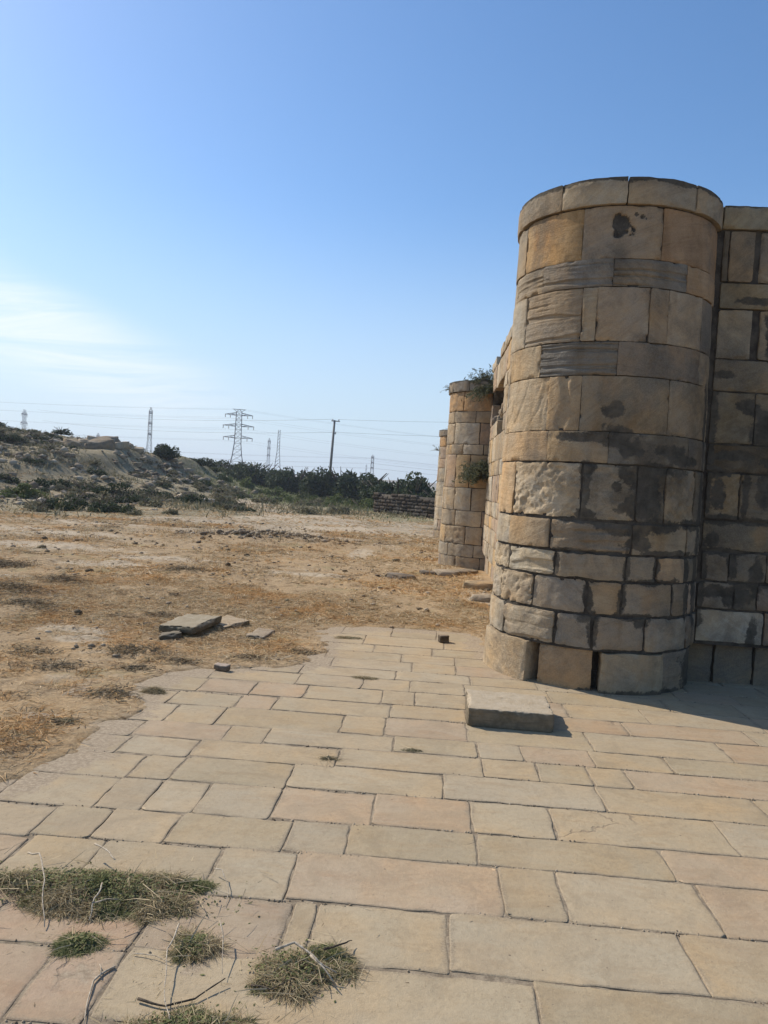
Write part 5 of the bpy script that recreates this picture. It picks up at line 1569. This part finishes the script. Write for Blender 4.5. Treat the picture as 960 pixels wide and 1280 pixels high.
PP.location = (-93.2, 359, .5); PP.rotation_euler = (0, 0, R(12))
for lab, x, y, z, s, rz, sx in (
    ('tall slim lattice pylon seen edge on, rising behind the lone tree', -142.6, 377, .5, 1.0, 96, 1.0),
    ('lattice pylon top showing above the far left of the hill crest', -244, 443, .5, 1.0, 90, 1.0),
    ('small boxy pylon top above the middle of the hill crest', -269, 600, .5, .875, 97, 1.3),
    ('slim faint pylon just right of the largest pylon', -131.2, 603, .5, 1.0, 84, 1.0),
    ('tiny pylon top between the largest pylon and the wooden pole', -115.5, 700, .5, .40, 40, 1.0),
    ('tapering lattice pylon right of the wooden pole, the nearer of the pair', -38.5, 480, .5, .60, 88, 1.75),
    ('fainter small pylon just left of the tapering pylon, the farther of the pair', -56.2, 640, .5, .54, 92, 1.2)):
    o = copy_tree(PP)
    o.location = (x, y, z); o.scale = (s*sx*.55, s*sx*.55, s); o.rotation_euler = (0, 0, R(rz)); o['label'] = lab
# slender A-frame mast
T = thing('lattice_mast', 'slender tapering mast between the slim faint pylon and the wooden pole', 'mast', (-102.5, 500, .5), R(10))
Hm = 33.0
for sx in (-1, 1):
    for sy in (-1, 1):
        b = MB(); b.bar((sx*2.6, sy*2.6, 0), (sx*.8, sy*.8, 19), .34); b.bar((sx*.8, sy*.8, 19), (sx*.55, sy*.55, Hm), .34)
        obj('leg', b.mesh('leg', M_STEEL), T)
b = MB()
for k in range(14):
    za, zb_ = Hm*k/14, Hm*(k+1)/14
    f = lambda z: float(np.interp(z, [0, 19, Hm], [2.6, .8, .55]))
    for s in (-1, 1):
        b.bar((-f(za), s*f(za), za), (f(zb_), s*f(zb_), zb_), .13); b.bar((s*f(za), f(za), za), (s*f(zb_), -f(zb_), zb_), .13)
obj('bracing', b.mesh('bracing', M_STEEL), T)

# wooden pole
UP = thing('utility_pole', 'leaning wooden utility pole with two small crossbars rising from the dark bushes', 'utility pole', (-11.55, 85, -.3))
b = MB(); b.tube([(0, 0, -.3), (.12, 0, 4.3), (.25, 0, 8.75)], [.17, .145, .115], 10); obj('pole', b.mesh('pole', M_POLE, True), UP)
b = MB(); b.box((.37, 0, 8.66), (.95, .12, .10), .2); obj('crossbar', b.mesh('crossbar', M_POLE), UP)
b = MB(); b.box((.30, 0, 7.25), (.36, .09, .08), .2); obj('crossbar', b.mesh('crossbar', M_POLE), UP)
for x, z in ((.72, 8.78), (.05, 8.78), (.42, 7.36)):
    b = MB(); b.tube([(x, .0, z - .08), (x, .0, z + .02), (x, 0, z + .10)], [.03, .06, .035], 6); obj('insulator', b.mesh('insulator', M_CERAMIC), UP)

def wire(label, a, c, sag, rad, group):
    t = np.linspace(0, 1, 25)[:, None]
    a, c = np.array(a, float), np.array(c, float)
    P = a + (c - a)*t; P[:, 2] -= (4*sag*t*(1 - t))[:, 0]
    b = MB(); b.tube(P - a, rad, 4)
    return tag(obj('overhead_wire', b.mesh('overhead_wire', M_WIRE), None, tuple(a)), label, 'wire', group)
WG = 'wires strung between the pylons'
up_top = (-11.3 + .5, 85, 8.5)
wire('upper wire running from the wooden pole towards the right', (-10.83, 85, 8.56), (30, 66, 9.6), .5, .013, None)
wire('lower wire running from the wooden pole towards the right', (-11.0, 85, 7.14), (30, 66, 8.0), .5, .013, None)
wire('upper wire running left from the wooden pole past the largest pylon', (-11.5, 85, 8.56), (-80, 150, 12.5), .9, .015, None)
wire('lower wire running left from the wooden pole past the largest pylon', (-11.0, 85, 7.14), (-80, 152, 10.5), .9, .015, None)
c12, s12 = math.cos(R(12)), math.sin(R(12))
for k, (z, L) in enumerate(((30.0, 6.3), (24.8, 7.08), (19.3, 6.7), (32.6, 3.2))):
    for s in (-1, 1):
        p = (-93.2 + s*L*c12, 359 + s*L*s12, .5 + z - (1.5 if k < 3 else 0))
        wire('wire from the %s %s of the largest pylon towards the left' % (('near', 'far')[s > 0], ('top arm', 'middle arm', 'lowest arm', 'peak')[k]), p, (-420 + s*L, 420, p[2] + 6), 3.5, .026, WG)
        wire('wire from the %s %s of the largest pylon towards the right' % (('near', 'far')[s > 0], ('top arm', 'middle arm', 'lowest arm', 'peak')[k]), p, (260 + s*L, 420, p[2] - 1), 8, .026, WG)
for s in (-1, 1):
    for k, z in enumerate((17.5, 14.2, 11.3)):
        wire('faint %s %s wire running left from the tapering pylon' % (('top', 'middle', 'bottom')[k], ('front', 'rear')[s > 0]), (-38.5 + s*.6, 480 + s*5, .5 + z), (-420, 500 + s*5, z + 4), 5, .04, 'faint wires of the tapering pylon')
        wire('faint %s %s wire running from the tapering pylon towards the towers' % (('top', 'middle', 'bottom')[k], ('front', 'rear')[s > 0]), (-38.5 + s*.6, 480 + s*5, .5 + z), (300, 500 + s*5, z + 2), 5, .04, 'faint wires of the tapering pylon')

# distant white house
HS = thing('white_house', 'tiny white building on the horizon below the slender mast', 'building', (-94.3, 500, .5), .1)
b = MB(); b.box((0, 0, 1.9), (6.5, 6, 4.2)); obj('wall', b.mesh('wall', M_WHITEWALL), HS)
b = MB(); b.box((0, 0, 4.12), (7.0, 6.5, .25)); obj('roof', b.mesh('roof', M_WHITEWALL), HS)
for x in (-1.8, 1.8):
    b = MB(); b.box((x, -3.0, 2.3), (1.1, .12, 1.3)); obj('window', b.mesh('window', M_WINDOW), HS)

# ------------------------------------------------------------------ air
hz = MB(); hz.box((0, 590, 19), (1520*.995, 1290, 43))
hm = bpy.data.materials.new('haze'); hm.use_nodes = True
ht = NT(hm.node_tree)
pvn = ht.node('ShaderNodeVolumePrincipled')
pvn.inputs['Color'].default_value = (.80, .87, 1.0, 1)
pvn.inputs['Density'].default_value = .0005
pvn.inputs['Anisotropy'].default_value = .3
ht.t.links.new(pvn.outputs[0], ht.node('ShaderNodeOutputMaterial').inputs['Volume'])
tag(obj('haze', hz.mesh('haze', hm)), kind='stuff')
